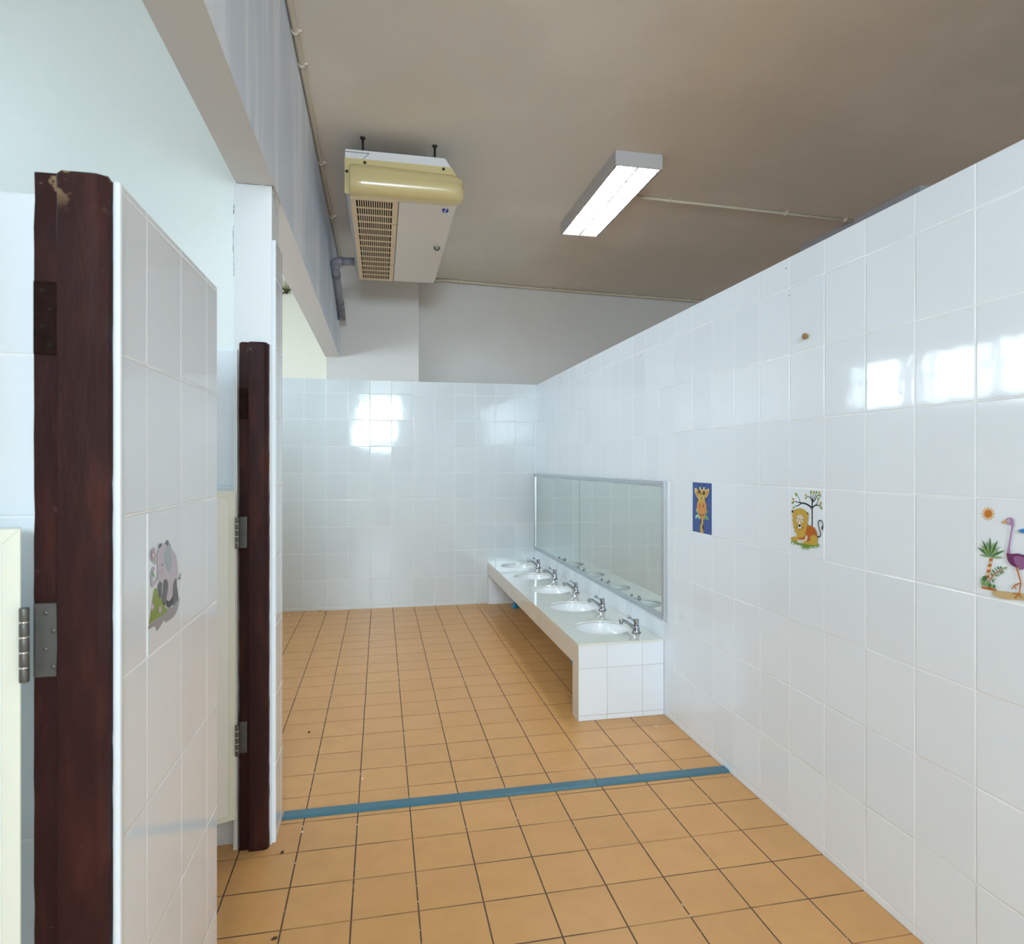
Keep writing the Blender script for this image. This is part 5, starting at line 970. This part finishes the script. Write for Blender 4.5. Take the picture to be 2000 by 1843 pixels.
# ------------------------------------------------------------------ pipes on the ceiling and beam
M_conduit = plain('cream_pvc_conduit', (.60,.54,.43), .45, var=.05)
M_clip = plain('cream_pipe_clip', (.64,.59,.49), .4)
def conduit(label, pts, r, clips, base, wall=None):
    t = thing('conduit_pipe', base, label, 'pipe')
    m = MB(); m.tube(pts, r, 14); m.build('pipe', M_conduit, t)
    for (x,y,z),d in clips:
        m = MB(); d = Vector(d).normalized()
        m.tube([Vector((x,y,z))-d*.010, Vector((x,y,z))+d*.010], r*1.35, 14)
        s = Vector((0,0,1)).cross(d).normalized()
        for k in (-1,1):
            c = Vector((x,y,z))+s*k*r*1.9+Vector((0,0,r*.5))
            m.box(tuple(c-Vector((.006,.006,r*.5))), tuple(c+Vector((.006,.006,r*.5))))
        m.build('pipe_clip', M_clip, t)
    return t
bz = CEIL-.0115
conduit('cream conduit pipe running along the top of the grey beam', [(-.356,BACK_Y+.01,bz),(-.356,1.5,bz-.001),(-.3555,3.2,bz),(-.355,4.6,bz-.001),(-.355,6.40,bz)], .0108,
        [((-.356,y,bz),(0,1,0)) for y in (2.1,2.98,3.22,4.25,5.15)], (-.356,2.4,bz))
U = [(.42,6.655),(.534,6.676),(.644,6.688),(1.676,6.805),(3.53,6.950),(4.9,7.07)]
conduit('cream conduit pipe along the far edge of the ceiling', [(x,y,CEIL-.014-(.010 if i < 2 else 0)) for i,(x,y) in enumerate(U)], .0135,
        [((x,6.688+(x-.644)*.0905+.0035,CEIL-.014),(1,.0905,0)) for x in (.80,1.75,2.72,3.4)], (1.7,6.80,CEIL-.014))
conduit('cream conduit pipe from the lit light to the unlit one', [(1.659,4.325,CEIL-.011),(2.4,4.362,CEIL-.011),(3.5145,4.42,CEIL-.011)], .0105,
        [((x,4.325+(x-1.659)*.0512,CEIL-.011),(1,.0512,0)) for x in (1.98,2.92,3.44)], (2.5,4.37,CEIL-.011))
M_pvc = plain('grey_pvc', (.235,.235,.275), .42, var=.08, scale=12)
M_pvc2 = plain('dark_grey_pvc_joint', (.15,.15,.165), .45)
dp = thing('drain_pipe', (-.338,5.6,2.80), 'grey plastic drain pipe elbowing from the air conditioner down the beam', 'pipe')
m = MB(); m.tube([(-.1945,5.22,2.902),(-.300,5.22,2.900)], .030, 20); m.build('pipe', M_pvc, dp)
m = MB(); m.tube(arc([(-.285,5.22,2.900),(-.318,5.224,2.899),(-.336,5.245,2.894),(-.3385,5.29,2.882)], 6), .0335, 20); m.build('elbow', M_pvc, dp)
m = MB(); m.tube([(-.3385,5.27,2.886),(-.3385,6.03,2.722)], .0285, 20); m.build('pipe', M_pvc, dp)
for y in (5.42,5.92):
    z = 2.886-(y-5.27)*.2158; m = MB(); m.tube([(-.3385,y-.022,z+.005),(-.3385,y+.022,z-.005)], .0325, 20); m.build('pipe_clip', M_pvc2, dp)
m = MB(); m.tube(arc([(-.3385,6.02,2.724),(-.3385,6.09,2.706),(-.338,6.13,2.680),(-.338,6.14,2.645)], 5), .0325, 20); m.build('outlet_elbow', M_pvc2, dp)

# ------------------------------------------------------------------ weed growing from the wall
M_weed = plain('dark_green_blade', (.045,.065,.018), .5, var=.4, scale=50)
M_weed_dry = plain('dry_yellow_blade', (.34,.31,.09), .6)
wx,wz = -.846, 2.950
weed = thing('wall_weed', (wx,FAR+.03,wz), 'small spiky green weed sprouting from the cream wall beside the column', 'plant')
m = MB()
BL = [(-132,.09),(-158,.11),(-200,.03),(150,.135),(140,.14),(128,.09),(108,.10),(95,.095),(78,.085),(62,.09),(45,.10),(30,.085),(14,.085),(-35,.05)]
for k,(a,L) in enumerate(BL):
    if L < .05 and k == 2: continue
    L *= 1.18; a = math.radians(a); out = random.uniform(.02,.05); P = []
    for i in range(7):
        s = i/6; P.append((wx+math.cos(a)*L*s, FAR+.026-out*math.sin(PI*s*.8), wz+math.sin(a)*L*s+.018*s*s*math.cos(a)**2))
    m.tube(P, [.0048*(1-.85*i/6) for i in range(7)], 6, 1 if k in (6,8) else 0)
m.build('foliage', [M_weed,M_weed_dry], weed)
m = MB()
bmesh.ops.create_uvsphere(m.bm, u_segments=14, v_segments=8, radius=.016, matrix=Matrix.Translation((wx,FAR+.024,wz)) @ Matrix.Diagonal((1,.7,1.3,1)))
m.build('root', plain('dry_root', (.06,.05,.025), .8), weed)

# ------------------------------------------------------------------ bits on the floor
M_leaf = plain('dry_dark_leaf', (.05,.026,.014), .7); M_flake = plain('white_paint_flake', (.74,.70,.62), .7)
def bit(name, x, y, r, mat, label, cat, group):
    m = MB(); n = 9; rot = random.uniform(0,PI); P = []
    for i in range(n):
        a = 2*PI*i/n; k = r*random.uniform(.75,1.1); u,v = k*math.cos(a),k*.55*math.sin(a)
        P.append((x+u*math.cos(rot)-v*math.sin(rot), y+u*math.sin(rot)+v*math.cos(rot)))
    top = [(px,py,.0015+random.uniform(0,.003)) for px,py in P]; bot = [(px,py,.0003) for px,py in P]
    m.loft([bot,top], smooth=False); tag(m.build(name, mat), label, cat, group)
bit('dried_leaf', -0.355, 3.53, 0.011, M_leaf, 'black curled leaf on the far floor tiles beyond the blue strip', 'leaf', 'dry leaves on the floor')
bit('dried_leaf', -0.337, 2.459, 0.009, M_leaf, 'small black leaf just in front of the narrow brown post', 'leaf', 'dry leaves on the floor')
bit('dried_leaf', -0.299, 2.016, 0.009, M_leaf, 'black leaf on the closest floor tiles beside the stall wall', 'leaf', 'dry leaves on the floor')
bit('dried_leaf', -0.498, 6.341, 0.012, M_leaf, 'dark leaf crumpled in the far floor corner', 'leaf', 'dry leaves on the floor')
bit('dried_leaf', -0.547, 6.406, 0.012, M_leaf, 'dry leaf lying left of the dark one in the far floor corner', 'leaf', 'dry leaves on the floor')
bit('paint_flake', -0.599, 6.384, 0.016, M_flake, 'long pale flake in the far floor corner beside the dry leaf', 'flake', 'paint flakes on the floor')
bit('paint_flake', -0.808, 6.302, 0.016, M_flake, 'pale flake near the column, far end of the floor', 'flake', 'paint flakes on the floor')
bit('paint_flake', -0.755, 6.332, 0.008, M_flake, 'small pale flake between the far flakes', 'flake', 'paint flakes on the floor')
bit('paint_flake', -0.204, 3.462, 0.004, M_flake, 'tiny white flake on a floor joint beyond the blue strip', 'flake', 'paint flakes on the floor')
bit('paint_flake', -0.076, 2.96, 0.006, M_flake, 'white flake just beyond the blue strip', 'flake', 'paint flakes on the floor')
bit('paint_flake', -0.283, 2.579, 0.005, M_flake, 'white flake just in front of the blue strip', 'flake', 'paint flakes on the floor')
bit('paint_flake', 1.401, 3.234, 0.008, M_flake, 'white flake on the floor beside the counter end', 'flake', 'paint flakes on the floor')
